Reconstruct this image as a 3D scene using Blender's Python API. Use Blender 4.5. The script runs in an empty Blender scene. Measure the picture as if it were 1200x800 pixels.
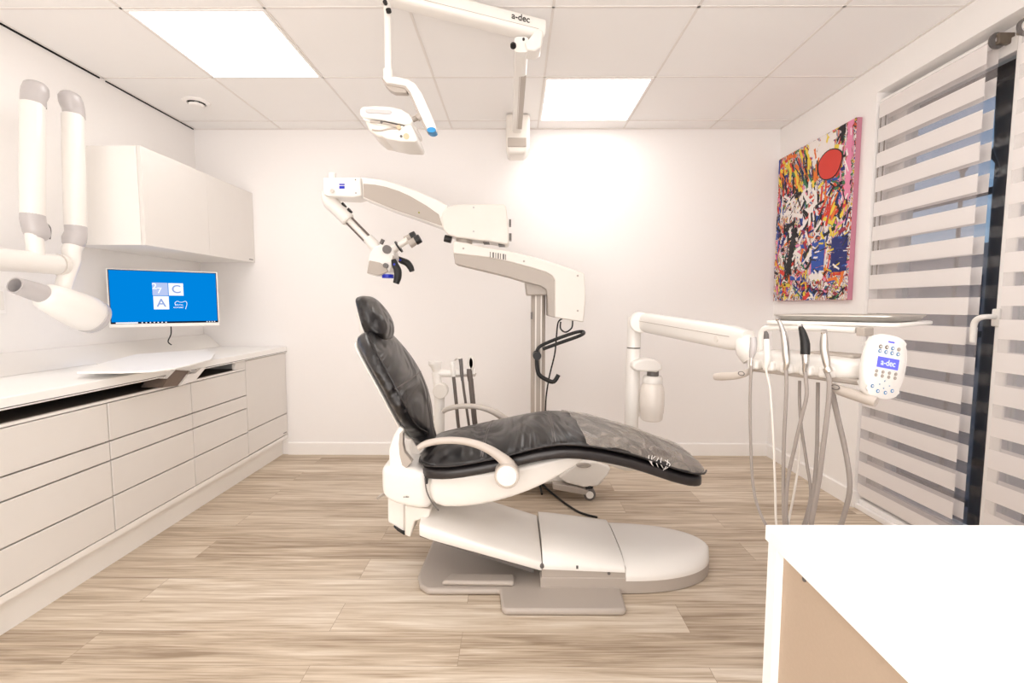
import bpy, bmesh, math, random
from mathutils import Vector, Matrix, Euler
random.seed(7)
C = bpy.context.scene
COL = C.collection
# ------------------------------------------------------------------ camera model (1200x800 frame)
F=550.78; PIT=.0768; YAW=-.0055; ROLL=.0009; H=1.10
def ray(px,py):
    a,b=px-600,py-400
    c,s=math.cos(ROLL),math.sin(ROLL)
    u,v=c*a+s*b,-s*a+c*b
    X,D,U=u/F,1.0,-v/F
    c,s=math.cos(PIT),math.sin(PIT)
    Y=D*c+U*s; z=U*c-D*s
    c,s=math.cos(YAW),math.sin(YAW)
    return Vector((c*X+s*Y,-s*X+c*Y,z))
def PY(px,py,Y): r=ray(px,py); t=Y/r[1]; return Vector((r[0]*t,Y,H+r[2]*t))
def PZ(px,py,z): r=ray(px,py); t=(z-H)/r[2]; return Vector((r[0]*t,r[1]*t,z))
def PX(px,py,x): r=ray(px,py); t=x/r[0]; return Vector((x,r[1]*t,H+r[2]*t))
V=Vector
# room
XL,XR,YB,YF,ZC = -2.258,1.86,3.398,-1.6,2.332
# ------------------------------------------------------------------ materials
def srgb(r,g,b):
    f=lambda c:(c/255)/12.92 if c/255<=.04045 else ((c/255+.055)/1.055)**2.4
    return (f(r),f(g),f(b),1)
def mat(name,rgb,rough=.5,metal=0,noise=.03,scale=30,bump=0,coat=0,emis=None,estr=0,spec=.5):
    m=bpy.data.materials.new(name); m.use_nodes=True; nt=m.node_tree; b=nt.nodes['Principled BSDF']
    c=srgb(*rgb)
    tc=nt.nodes.new('ShaderNodeTexCoord'); n=nt.nodes.new('ShaderNodeTexNoise'); n.inputs['Scale'].default_value=scale
    n.inputs['Detail'].default_value=4
    nt.links.new(tc.outputs['Object'],n.inputs['Vector'])
    mx=nt.nodes.new('ShaderNodeMix'); mx.data_type='RGBA'
    k=1-noise*2
    mx.inputs[6].default_value=c; mx.inputs[7].default_value=(c[0]*k,c[1]*k,c[2]*k,1)
    nt.links.new(n.outputs['Fac'],mx.inputs[0]); nt.links.new(mx.outputs[2],b.inputs['Base Color'])
    b.inputs['Roughness'].default_value=rough; b.inputs['Metallic'].default_value=metal
    b.inputs['Coat Weight'].default_value=coat; b.inputs['Specular IOR Level'].default_value=spec
    if bump:
        bp=nt.nodes.new('ShaderNodeBump'); bp.inputs['Strength'].default_value=bump; bp.inputs['Distance'].default_value=.01
        nt.links.new(n.outputs['Fac'],bp.inputs['Height']); nt.links.new(bp.outputs[0],b.inputs['Normal'])
    if emis: b.inputs['Emission Color'].default_value=srgb(*emis); b.inputs['Emission Strength'].default_value=estr
    return m
M={}
M['wall']=mat('wall_paint',(247,244,243),.9,noise=.01,scale=60)
M['wall_side']=mat('wall_paint_side',(248,245,243),.9,noise=.01,scale=60)
M['ceil']=mat('ceiling_tile',(248,246,245),.95,noise=.01,scale=300)
M['grid']=mat('ceiling_bar',(236,231,227),.8)
M['base']=mat('baseboard_paint',(250,247,245),.4,noise=.01)
M['lac']=mat('white_lacquer',(243,240,236),.3,noise=.01,coat=.2)
M['cab']=mat('cabinet_front',(230,226,222),.4,noise=.015,scale=12)
M['cabin']=mat('cabinet_inside',(92,82,76),.7)
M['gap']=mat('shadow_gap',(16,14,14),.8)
M['top']=mat('solid_surface',(250,249,247),.35,noise=.005)
M['desk']=mat('desk_laminate',(255,255,255),.55,noise=.002)
M['tan']=mat('desk_inner_panel',(188,168,148),.8,noise=.04,scale=220)
M['plast']=mat('white_plastic',(240,236,231),.32,noise=.01,coat=.3)
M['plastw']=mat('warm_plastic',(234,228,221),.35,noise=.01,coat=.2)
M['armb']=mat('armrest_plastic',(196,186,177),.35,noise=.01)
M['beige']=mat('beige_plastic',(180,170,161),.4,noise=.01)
M['grey']=mat('grey_plastic',(192,187,187),.3,noise=.01,coat=.3)
M['gdark']=mat('dark_grey_plastic',(105,100,98),.4)
M['black']=mat('black_rubber',(22,21,22),.45)
M['steel']=mat('brushed_steel',(222,217,211),.30,metal=1,noise=.04,scale=80)
M['chrome']=mat('chrome',(215,212,210),.12,metal=1)
M['hose']=mat('grey_hose',(162,153,147),.45,noise=.02)
M['hosed']=mat('dark_grey_hose',(104,94,89),.45,noise=.02)
M['blue']=mat('blue_badge',(10,40,190),.35)
M['lblue']=mat('cyan_cap',(20,140,205),.35)
M['dot_b']=mat('button_blue',(60,130,185),.4)
M['dot_g']=mat('button_grey',(170,160,150),.4)
M['dot_k']=mat('button_brown',(90,72,60),.4)
M['ink']=mat('printed_ink',(40,38,38),.5)
M['bottle']=mat('frosted_bottle',(238,230,222),.35,noise=.02,coat=.3)
M['bronze']=mat('bronze_cap',(120,108,96),.35,metal=.4)
def emit(name,rgb,s):
    m=bpy.data.materials.new(name); m.use_nodes=True; nt=m.node_tree; nt.nodes.clear()
    o=nt.nodes.new('ShaderNodeOutputMaterial'); e=nt.nodes.new('ShaderNodeEmission')
    e.inputs[0].default_value=srgb(*rgb); e.inputs[1].default_value=s; nt.links.new(e.outputs[0],o.inputs[0]); return m
M['panel']=emit('light_diffuser',(255,250,245),5.2)
M['screen']=emit('screen_blue',(0,122,205),1.0)
M['scr_w']=emit('screen_white',(238,240,250),1.0)
M['scr_l']=emit('screen_lilac',(172,186,224),1.0)
M['scr_t']=emit('screen_letter',(140,158,205),1.0)
M['scr_k']=emit('screen_taskbar',(16,22,40),1.0)
M['lcd']=emit('lcd_violet',(118,118,245),1.1)
# leather
def leather():
    m=bpy.data.materials.new('black_leather'); m.use_nodes=True; nt=m.node_tree; b=nt.nodes['Principled BSDF']
    b.inputs['Base Color'].default_value=srgb(21,19,21); b.inputs['Roughness'].default_value=.30
    b.inputs['Specular IOR Level'].default_value=.6; b.inputs['Coat Weight'].default_value=.2; b.inputs['Coat Roughness'].default_value=.3
    tc=nt.nodes.new('ShaderNodeTexCoord'); mp=nt.nodes.new('ShaderNodeMapping'); mp.inputs['Scale'].default_value=(2.2,1.3,2.6)
    mp.inputs['Rotation'].default_value=(0,0,.5)
    n=nt.nodes.new('ShaderNodeTexNoise'); n.inputs['Scale'].default_value=2.0; n.inputs['Detail'].default_value=2.0; n.inputs['Distortion'].default_value=1.6
    n2=nt.nodes.new('ShaderNodeTexNoise'); n2.inputs['Scale'].default_value=260
    bp=nt.nodes.new('ShaderNodeBump'); bp.inputs['Strength'].default_value=.9; bp.inputs['Distance'].default_value=.085
    b2=nt.nodes.new('ShaderNodeBump'); b2.inputs['Strength'].default_value=.12; b2.inputs['Distance'].default_value=.002
    L=nt.links.new
    L(tc.outputs['Object'],mp.inputs[0]); L(mp.outputs[0],n.inputs['Vector']); L(tc.outputs['Object'],n2.inputs['Vector'])
    L(n.outputs['Fac'],bp.inputs['Height']); L(n2.outputs['Fac'],b2.inputs['Height']); L(bp.outputs[0],b2.inputs['Normal']); L(b2.outputs[0],b.inputs['Normal'])
    return m
M['leather']=leather()
M['stitch']=mat('stitching',(120,114,112),.6)
M['leath_d']=mat('black_vinyl',(40,36,37),.38,bump=.3,scale=14,coat=.2)
def wrap():
    m=bpy.data.materials.new('clear_plastic_sleeve'); m.use_nodes=True; nt=m.node_tree; b=nt.nodes['Principled BSDF']
    b.inputs['Base Color'].default_value=srgb(190,180,170); b.inputs['Roughness'].default_value=.22; b.inputs['Coat Weight'].default_value=.6
    tc=nt.nodes.new('ShaderNodeTexCoord'); n=nt.nodes.new('ShaderNodeTexNoise'); n.inputs['Scale'].default_value=9; n.inputs['Distortion'].default_value=2.5
    bp=nt.nodes.new('ShaderNodeBump'); bp.inputs['Strength'].default_value=.8; bp.inputs['Distance'].default_value=.02
    t=nt.nodes.new('ShaderNodeBsdfTransparent'); mx=nt.nodes.new('ShaderNodeMixShader')
    rp=nt.nodes.new('ShaderNodeMapRange'); rp.inputs[1].default_value=.35; rp.inputs[2].default_value=.7; rp.inputs[3].default_value=.25; rp.inputs[4].default_value=.62
    L=nt.links.new
    L(tc.outputs['Object'],n.inputs['Vector']); L(n.outputs['Fac'],bp.inputs['Height']); L(bp.outputs[0],b.inputs['Normal'])
    L(n.outputs['Fac'],rp.inputs[0]); L(rp.outputs[0],mx.inputs[0]); L(t.outputs[0],mx.inputs[1]); L(b.outputs[0],mx.inputs[2])
    L(mx.outputs[0],nt.nodes['Material Output'].inputs[0]); return m
M['wrap']=wrap()
def glass():
    m=bpy.data.materials.new('window_glass'); m.use_nodes=True; nt=m.node_tree; nt.nodes.remove(nt.nodes['Principled BSDF'])
    g=nt.nodes.new('ShaderNodeBsdfGlossy'); g.inputs['Roughness'].default_value=.03
    t=nt.nodes.new('ShaderNodeBsdfTransparent'); t.inputs[0].default_value=(.93,.96,.97,1); mx=nt.nodes.new('ShaderNodeMixShader'); mx.inputs[0].default_value=.07
    L=nt.links.new; L(t.outputs[0],mx.inputs[1]); L(g.outputs[0],mx.inputs[2]); L(mx.outputs[0],nt.nodes['Material Output'].inputs[0]); return m
M['glass']=glass()
# zebra blind: opaque bands and sheer bands by height
def zebra():
    m=bpy.data.materials.new('zebra_blind_fabric'); m.use_nodes=True; nt=m.node_tree; L=nt.links.new
    b=nt.nodes['Principled BSDF']; b.inputs['Base Color'].default_value=srgb(252,247,245); b.inputs['Roughness'].default_value=.9
    tc=nt.nodes.new('ShaderNodeTexCoord'); sp=nt.nodes.new('ShaderNodeSeparateXYZ'); L(tc.outputs['Object'],sp.inputs[0])
    # period .1328, opaque fraction .56
    a=nt.nodes.new('ShaderNodeMath'); a.operation='DIVIDE'; a.inputs[1].default_value=.1247
    of=nt.nodes.new('ShaderNodeMath'); of.operation='ADD'; of.inputs[1].default_value=.4*.1247-(PX(1022,339,1.878).z-.082); L(sp.outputs[2],of.inputs[0]); L(of.outputs[0],a.inputs[0])
    f=nt.nodes.new('ShaderNodeMath'); f.operation='FRACT'; L(a.outputs[0],f.inputs[0])
    g=nt.nodes.new('ShaderNodeMath'); g.operation='GREATER_THAN'; g.inputs[1].default_value=.41; L(f.outputs[0],g.inputs[0])
    t=nt.nodes.new('ShaderNodeBsdfTransparent'); d=nt.nodes.new('ShaderNodeBsdfDiffuse'); d.inputs[0].default_value=srgb(214,206,206)
    mp=nt.nodes.new('ShaderNodeMapping'); mp.inputs['Scale'].default_value=(300,300,1200)
    w=nt.nodes.new('ShaderNodeTexNoise'); w.inputs['Scale'].default_value=1; L(tc.outputs['Object'],mp.inputs[0]); L(mp.outputs[0],w.inputs['Vector'])
    bp=nt.nodes.new('ShaderNodeBump'); bp.inputs['Strength'].default_value=.3; bp.inputs['Distance'].default_value=.002; L(w.outputs['Fac'],bp.inputs['Height']); L(bp.outputs[0],b.inputs['Normal'])
    s=nt.nodes.new('ShaderNodeMixShader'); s.inputs[0].default_value=.27; L(t.outputs[0],s.inputs[1]); L(d.outputs[0],s.inputs[2])
    tl=nt.nodes.new('ShaderNodeBsdfTranslucent'); tl.inputs[0].default_value=srgb(244,236,232)
    o=nt.nodes.new('ShaderNodeMixShader'); o.inputs[0].default_value=.2; L(b.outputs[0],o.inputs[1]); L(tl.outputs[0],o.inputs[2])
    mx=nt.nodes.new('ShaderNodeMixShader'); L(g.outputs[0],mx.inputs[0]); L(s.outputs[0],mx.inputs[1]); L(o.outputs[0],mx.inputs[2])
    L(mx.outputs[0],nt.nodes['Material Output'].inputs[0]); return m
M['zebra']=zebra()
def floor_mat():
    m=bpy.data.materials.new('oak_vinyl_planks'); m.use_nodes=True; nt=m.node_tree; L=nt.links.new; b=nt.nodes['Principled BSDF']
    tc=nt.nodes.new('ShaderNodeTexCoord')
    br=nt.nodes.new('ShaderNodeTexBrick'); br.inputs['Scale'].default_value=1; br.inputs['Brick Width'].default_value=1.22; br.inputs['Row Height'].default_value=.152
    br.inputs['Mortar Size'].default_value=.0008; br.inputs['Mortar Smooth'].default_value=0; br.offset=.37; br.inputs['Bias'].default_value=0
    br.inputs['Color1'].default_value=(0,0,0,1); br.inputs['Color2'].default_value=(1,1,1,1); br.inputs['Mortar'].default_value=(.1,.1,.1,1)
    L(tc.outputs['Object'],br.inputs['Vector'])
    # per plank offset of the grain
    mp=nt.nodes.new('ShaderNodeMapping'); mp.inputs['Scale'].default_value=(1.0,17,1)
    ad=nt.nodes.new('ShaderNodeVectorMath'); ad.operation='ADD'
    sc=nt.nodes.new('ShaderNodeVectorMath'); sc.operation='SCALE'; sc.inputs['Scale'].default_value=9
    L(br.outputs['Color'],sc.inputs[0]); L(tc.outputs['Object'],ad.inputs[0]); L(sc.outputs[0],ad.inputs[1]); L(ad.outputs[0],mp.inputs[0])
    n=nt.nodes.new('ShaderNodeTexNoise'); n.inputs['Scale'].default_value=2.0; n.inputs['Detail'].default_value=8; n.inputs['Roughness'].default_value=.62; n.inputs['Distortion'].default_value=.6
    L(mp.outputs[0],n.inputs['Vector'])
    mp2=nt.nodes.new('ShaderNodeMapping'); mp2.inputs['Scale'].default_value=(4,150,1); L(ad.outputs[0],mp2.inputs[0])
    n2=nt.nodes.new('ShaderNodeTexNoise'); n2.inputs['Scale'].default_value=1; n2.inputs['Detail'].default_value=3; L(mp2.outputs[0],n2.inputs['Vector'])
    cr=nt.nodes.new('ShaderNodeValToRGB'); e=cr.color_ramp.elements
    e[0].position=.30; e[0].color=srgb(152,133,113); e[1].position=.72; e[1].color=srgb(228,217,202)
    k=cr.color_ramp.elements.new(.5); k.color=srgb(199,182,161)
    m1=nt.nodes.new('ShaderNodeMath'); m1.operation='MULTIPLY_ADD'; m1.inputs[1].default_value=.42; L(n2.outputs['Fac'],m1.inputs[0]); 
    m0=nt.nodes.new('ShaderNodeMath'); m0.operation='MULTIPLY_ADD'; m0.inputs[1].default_value=.82; m0.inputs[2].default_value=-.12; L(n.outputs['Fac'],m0.inputs[0]); L(m0.outputs[0],m1.inputs[2])
    m2=nt.nodes.new('ShaderNodeMath'); m2.operation='MULTIPLY_ADD'; m2.inputs[1].default_value=.17; L(br.outputs['Color'],m2.inputs[0]); 
    m3=nt.nodes.new('ShaderNodeMath'); m3.operation='SUBTRACT'; m3.inputs[1].default_value=.085; L(m1.outputs[0],m3.inputs[0]); L(m3.outputs[0],m2.inputs[2])
    L(m2.outputs[0],cr.inputs[0])
    mm=nt.nodes.new('ShaderNodeMix'); mm.data_type='RGBA'; L(br.outputs['Fac'],mm.inputs[0]); L(cr.outputs[0],mm.inputs[6]); mm.inputs[7].default_value=srgb(158,140,120)
    L(mm.outputs[2],b.inputs['Base Color']); b.inputs['Roughness'].default_value=.5; b.inputs['Specular IOR Level'].default_value=.4
    bp=nt.nodes.new('ShaderNodeBump'); bp.inputs['Strength'].default_value=.15; bp.inputs['Distance'].default_value=.002; L(n2.outputs['Fac'],bp.inputs['Height']); L(bp.outputs[0],b.inputs['Normal'])
    return m
M['floor']=floor_mat()
# ------------------------------------------------------------------ object helpers
WL={}   # world location of every built object
def tag(o,label=None,cat=None,group=None,kind=None):
    if label: o['label']=label
    if cat: o['category']=cat
    if group: o['group']=group
    if kind: o['kind']=kind
    return o
def thing(name,label,cat,loc=(0,0,0),group=None):
    o=bpy.data.objects.new(name,None); o.empty_display_size=.05; COL.objects.link(o); o.location=loc; WL[o.name]=V(loc)
    return tag(o,label,cat,group)
def obj(name,bm,m,parent=None,bev=0,sub=0,ang=35,seg=2,flat=False):
    if not isinstance(bm,bmesh.types.BMesh): raise TypeError
    bmesh.ops.recalc_face_normals(bm,faces=bm.faces)
    lo=V((1e9,)*3); hi=V((-1e9,)*3)
    for v in bm.verts:
        for i in range(3): lo[i]=min(lo[i],v.co[i]); hi[i]=max(hi[i],v.co[i])
    c=V(((lo.x+hi.x)/2,(lo.y+hi.y)/2,lo.z))
    for v in bm.verts: v.co-=c
    me=bpy.data.meshes.new(name); bm.to_mesh(me); bm.free()
    if not flat:
        me.shade_smooth(); me.set_sharp_from_angle(angle=math.radians(ang))
    for k in (m if isinstance(m,(list,tuple)) else [m]): me.materials.append(k)
    o=bpy.data.objects.new(name,me); COL.objects.link(o)
    WL[o.name]=c.copy()
    o.location=c-(WL[parent.name] if parent else V((0,0,0)))
    if parent: o.parent=parent
    if bev:
        b=o.modifiers.new('bevel','BEVEL'); b.width=bev; b.segments=seg; b.limit_method='ANGLE'; b.angle_limit=math.radians(38); b.harden_normals=False
    if sub:
        s=o.modifiers.new('sub','SUBSURF'); s.levels=sub; s.render_levels=sub
    return o
def BM(): return bmesh.new()
def box(bm,lo,hi,mi=0,rot=None,piv=None):
    r=bmesh.ops.create_cube(bm,size=1)
    vs=r['verts']
    for v in vs:
        v.co=V([lo[i]+(v.co[i]+.5)*(hi[i]-lo[i]) for i in range(3)])
        if rot:
            p=V(piv) if piv else (V(lo)+V(hi))/2
            v.co=p+rot@(v.co-p)
    for f in {f for v in vs for f in v.link_faces}: f.material_index=mi
    return bm
def prism(bm,pts,vec,mi=0):
    a=[bm.verts.new(V(p)) for p in pts]; b=[bm.verts.new(V(p)+V(vec)) for p in pts]
    n=len(pts); fs=[bm.faces.new(a),bm.faces.new(b[::-1])]
    for i in range(n): fs.append(bm.faces.new((a[i],b[i],b[(i+1)%n],a[(i+1)%n])))
    for f in fs: f.material_index=mi
    bmesh.ops.triangulate(bm,faces=fs[:2],quad_method='BEAUTY',ngon_method='EAR_CLIP') if n>6 and False else None
    return bm
def frame(d):
    d=d.normalized(); u=V((0,0,1)) if abs(d.z)<.9 else V((1,0,0))
    a=d.cross(u).normalized(); b=a.cross(d).normalized(); return a,b
def smooth_pts(pts,k=6):
    P=[V(p) for p in pts]; out=[]
    n=len(P)
    for i in range(n-1):
        p0=P[max(i-1,0)];p1=P[i];p2=P[i+1];p3=P[min(i+2,n-1)]
        for j in range(k):
            t=j/k; out.append(.5*((2*p1)+(-p0+p2)*t+(2*p0-5*p1+4*p2-p3)*t*t+(-p0+3*p1-3*p2+p3)*t**3))
    out.append(P[-1]); return out
def tube(bm,pts,r,seg=12,sm=0,flatten=1.0,mi=0,up=None):
    """swept tube; r number or list of radii per given point"""
    P=[V(p) for p in pts]
    R=list(r) if isinstance(r,(list,tuple)) else [r]*len(P)
    if sm:
        n=len(P); R2=[]
        for i in range(n-1):
            for j in range(sm): R2.append(R[i]+(R[i+1]-R[i])*j/sm)
        R2.append(R[-1]); P=smooth_pts(P,sm); R=R2
    rings=[]; a=None
    for i,p in enumerate(P):
        d=(P[min(i+1,len(P)-1)]-P[max(i-1,0)])
        if d.length<1e-9: d=V((0,0,1))
        d.normalize()
        if a is None:
            if up is not None: b=(V(up)-d*V(up).dot(d)).normalized(); a=d.cross(b)
            else: a,b=frame(d)
        else:
            a=(a-d*a.dot(d)).normalized(); b=a.cross(d)*-1
            b=d.cross(a)*-1
        bb=d.cross(a)
        rings.append([bm.verts.new(p+R[i]*(math.cos(t)*a+math.sin(t)*bb*flatten)) for t in [2*math.pi*k/seg for k in range(seg)]])
    fs=[]
    for i in range(len(rings)-1):
        for k in range(seg): fs.append(bm.faces.new((rings[i][k],rings[i][(k+1)%seg],rings[i+1][(k+1)%seg],rings[i+1][k])))
    fs.append(bm.faces.new(rings[0][::-1])); fs.append(bm.faces.new(rings[-1]))
    for f in fs: f.material_index=mi
    return bm
def cyl(bm,p0,p1,r0,r1=None,seg=24,mi=0): return tube(bm,[p0,p1],[r0,r0 if r1 is None else r1],seg,mi=mi)
def lathe(bm,o,axis,prof,seg=28,mi=0):
    """prof list of (radius, distance along axis)"""
    o=V(o); d=V(axis).normalized(); a,b=frame(d); rings=[]
    for r,h in prof:
        rings.append([bm.verts.new(o+d*h+max(r,1e-5)*(math.cos(t)*a+math.sin(t)*b)) for t in [2*math.pi*k/seg for k in range(seg)]])
    fs=[]
    for i in range(len(rings)-1):
        for k in range(seg): fs.append(bm.faces.new((rings[i][k],rings[i][(k+1)%seg],rings[i+1][(k+1)%seg],rings[i+1][k])))
    fs.append(bm.faces.new(rings[0][::-1])); fs.append(bm.faces.new(rings[-1]))
    for f in fs: f.material_index=mi
    return bm
def loft(bm,rings,cap=True,mi=0):
    R=[[bm.verts.new(V(p)) for p in r] for r in rings]; n=len(R[0]); fs=[]
    for i in range(len(R)-1):
        for k in range(n): fs.append(bm.faces.new((R[i][k],R[i][(k+1)%n],R[i+1][(k+1)%n],R[i+1][k])))
    if cap: fs.append(bm.faces.new(R[0][::-1])); fs.append(bm.faces.new(R[-1]))
    for f in fs: f.material_index=mi
    return bm
def sgn(x,p): return math.copysign(abs(x)**p,x)
def ring_x(x,yc,w,z0,z1,p=.45,crown=0,n=28,slant=0):
    out=[]
    zm=(z0+z1)/2; h=(z1-z0)/2
    for k in range(n):
        a=2*math.pi*k/n; t=sgn(math.cos(a),p); s=sgn(math.sin(a),p)
        z=zm+h*s+(crown*(1-abs(t)**2.2) if s>0 else 0)
        out.append((x+slant*s,yc+w*t,z))
    return out
def disc(bm,c,nrm,r,th=.002,seg=20,mi=0): return cyl(bm,V(c),V(c)+V(nrm).normalized()*th,r,seg=seg,mi=mi)
def text(name,s,size,m,parent,origin,xdir,ydir,depth=.0006,align='CENTER'):
    cu=bpy.data.curves.new(name,'FONT'); cu.body=s; cu.size=size; cu.extrude=depth; cu.align_x=align; cu.align_y='CENTER'; cu.offset=size*.012
    t=bpy.data.objects.new('tmp',cu); COL.objects.link(t)
    dg=bpy.context.evaluated_depsgraph_get(); me=bpy.data.meshes.new_from_object(t.evaluated_get(dg)); bpy.data.objects.remove(t)
    x=V(xdir).normalized(); z=x.cross(V(ydir)).normalized(); y=z.cross(x)
    mt=Matrix((x,y,z)).transposed().to_4x4(); mt.translation=V(origin)
    me.transform(mt); bm=BM(); bm.from_mesh(me)
    return obj(name,bm,m,parent,flat=True)
def quad(bm,pts,mi=0):
    f=bm.faces.new([bm.verts.new(V(p)) for p in pts]); f.material_index=mi; return f
def struct(name,bm,m,parent=None,**k):
    o=obj(name,bm,m,parent,**k)
    if parent is None: o['kind']='structure'
    return o
# ------------------------------------------------------------------ THE ROOM
struct('floor',box(BM(),(XL-.1,YF-.1,-.1),(XR+.15,YB+.1,0)),M['floor'],flat=True)
struct('wall_back',box(BM(),(XL-.1,YB,0),(XR+.1,YB+.1,ZC)),M['wall'],flat=True)
struct('wall_left',box(BM(),(XL-.1,YF,0),(XL,YB,ZC)),M['wall_side'],flat=True)
struct('wall_front',box(BM(),(XL-.1,YF-.1,0),(XR+.1,YF,ZC)),M['wall'],flat=True)
OY0,OY1,OZ=.35,2.515,2.19      # opening for the windows in the right wall
RX=XR+.20
bm=BM(); box(bm,(XR,OY1,0),(RX,YB,ZC)); box(bm,(XR,YF,0),(RX,OY0,ZC)); box(bm,(XR,OY0,OZ),(RX,OY1,ZC))
struct('wall_right',bm,M['wall_side'],flat=True)
ce=struct('ceiling',box(BM(),(XL-.1,YF-.1,ZC),(RX,YB+.1,ZC+.1)),M['ceil'],flat=True)
GX=[-1.641-.6+.6*i for i in range(0,8)]; GY=[2.0475+.6*j for j in range(-6,3)]
bm=BM()
for x in GX:
    if XL<x<XR: box(bm,(x-.0055,YF,ZC-.0025),(x+.0055,YB,ZC+.001))
for y in GY: box(bm,(XL,y-.0055,ZC-.0025),(XR,y+.0055,ZC+.001))
box(bm,(XL,YB-.012,ZC-.004),(XR,YB,ZC+.001)); box(bm,(XR-.012,YF,ZC-.004),(XR,YB,ZC+.001)); 
obj('ceiling_grid',bm,M['grid'],ce,flat=True)
tr=struct('shade_strip_1',box(BM(),(XL,YF,ZC-.0075),(XL+.006,2.64,ZC-.0005)),M['gap'],flat=True)  # near-black strip painting the shadow gap between left wall and ceiling
struct('shade_strip_2',box(BM(),(XL,2.68,ZC-.0065),(XL+.006,YB-.01,ZC-.0005)),M['gap'],flat=True)  # same painted shadow line, continued to the back wall
bh=.092
def skirting(name,a,b,nrm):
    a=V(a);b=V(b);n=V(nrm); bm=BM()
    prof=[(0,0),(.012,0),(.012,bh-.006),(.006,bh),(0,bh)]
    prism(bm,[a+n*u+V((0,0,w)) for u,w in prof],b-a); return struct(name,bm,M['base'])
skirting('baseboard_back',(-1.668,YB,0),(XR,YB,0),(0,-1,0))
skirting('baseboard_right',(XR,OY1,0),(XR,YB,0),(-1,0,0))
bm=BM(); box(bm,(XR-.012,OY1-.012,0),(XR+.08,OY1,bh)); struct('trim_3',bm,M['base'],bev=.002)
# ceiling lights (600 mm panels)
def ceiling_light(x,y,label,first=None):
    if first is None:
        t=thing('ceiling_light',label,'light',(x+.3,y+.3,ZC),'square ceiling light panels')
        bm=BM()
        for lo,hi in (((x+.006,y+.006),(x+.594,y+.018)),((x+.006,y+.582),(x+.594,y+.594)),((x+.006,y+.018),(x+.018,y+.582)),((x+.582,y+.018),(x+.594,y+.582))):
            box(bm,(lo[0],lo[1],ZC-.006),(hi[0],hi[1],ZC))
        obj('frame',bm,M['base'],t,flat=True)
        obj('diffuser',box(BM(),(x+.018,y+.018,ZC-.004),(x+.582,y+.582,ZC-.0005)),M['panel'],t,flat=True)
        return t
    t=first.copy(); COL.objects.link(t); t.location=(x+.3,y+.3,ZC); t['label']=label
    for ch in first.children:
        c=ch.copy(); COL.objects.link(c); c.parent=t
    return t
L1=ceiling_light(-1.641,2.0475,'large bright square ceiling panel, the left of the two, above the cabinets')
ceiling_light(.159,2.6475,'smaller looking bright ceiling panel near the back wall, right of the ceiling arm',L1)
ceiling_light(-1.041,.2475,'ceiling panel overhead on the left, behind the camera',L1)
ceiling_light(.159,-.3525,'ceiling panel overhead on the right, behind the camera',L1)
ceiling_light(.159,.8475,'ceiling panel above the white desk, out of the picture',L1)
# ceiling vent
t=thing('ceiling_vent','small round white air vent in the ceiling near the left wall','vent',(-1.936,2.949,ZC))
obj('rim',lathe(BM(),(-1.936,2.949,ZC),(0,0,-1),[(.075,0),(.075,.004),(.06,.012),(.052,.012),(.05,.002)],40),M['base'],t)
obj('throat',lathe(BM(),(-1.936,2.949,ZC-.001),(0,0,-1),[(.05,0),(.05,.0015)],30),M['gap'],t)
obj('valve_disc',lathe(BM(),(-1.936,2.949,ZC-.001),(0,0,-1),[(.012,0),(.012,.014),(.042,.016),(.036,.026),(.01,.03)],30),M['base'],t)
# ------------------------------------------------------------------ BASE CABINETS
FX=-1.669; BX=XL+.002
ZL=[.155,.306,.459,.540,.700]
def front_panel(name,y0,y1,z0,z1,parent,m='cab'):
    g=.003
    return obj(name,box(BM(),(FX-.02,y0+g,z0+g),(FX,y1-g,z1-g)),M[m],parent,bev=.0015)
def carcass(t,y0,y1,niche):
    bm=BM(); x1=FX-.045
    top=.70 if niche else .757
    box(bm,(BX,y0,.13),(x1,y0+.018,top)); box(bm,(BX,y1-.018,.13),(x1,y1,top))
    box(bm,(BX,y0+.018,.13),(x1,y1-.018,.150)); box(bm,(BX,y0+.018,.15),(BX+.012,y1-.018,top))
    obj('carcass',bm,M['cab'],t,flat=True)
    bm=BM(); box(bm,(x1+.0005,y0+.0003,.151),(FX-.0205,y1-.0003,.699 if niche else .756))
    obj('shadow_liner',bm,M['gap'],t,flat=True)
def unit(label,y0,y1):
    t=thing('drawer_cabinet',label,'cabinet',(-1.95,(y0+y1)/2,.13),'drawer cabinets under the worktop')
    carcass(t,y0,y1,True)
    for a,b in zip(ZL[:-1],ZL[1:]): front_panel('drawer',y0,y1,a,b,t)
    # ledge above the top drawer
    obj('ledge',box(BM(),(FX-.02,y0,.7005),(FX-.003,y1,.711)),M['lac'],t,bev=.001)
    obj('slot_floor',box(BM(),(BX,y0,.7005),(FX-.0205,y1,.705)),M['cabin'],t,flat=True)
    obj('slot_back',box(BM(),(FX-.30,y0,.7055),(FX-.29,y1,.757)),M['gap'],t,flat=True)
    return t
unit('low drawer cabinet at the left edge, nearest, with four wide drawers',.892,1.892)
unit('low drawer cabinet second along from the left, its top notch open under the worktop',1.892,2.39)
if True:
    pass
u3=unit('low drawer cabinet below the monitor, between two drawer stacks and the tall door',2.39,2.885)
obj('fascia',box(BM(),(FX-.02,2.78,.713),(FX,2.8825,.756)),M['cab'],u3,bev=.001)
t=thing('door_cabinet','low end cabinet against the back wall with one tall door over a drawer','cabinet',(-1.95,3.14,.13))
carcass(t,2.885,YB-.003,False)
front_panel('door',2.885,YB-.004,.311,.757,t); front_panel('drawer',2.885,YB-.004,.157,.311,t)
obj('badge',box(BM(),(FX-.001,3.325,.172),(FX+.001,3.37,.178)),M['gdark'],t,flat=True)
pl=thing('cabinet_plinth','long white recessed plinth running under all the low cabinets','plinth',(-1.9,2.1,0))
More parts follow.
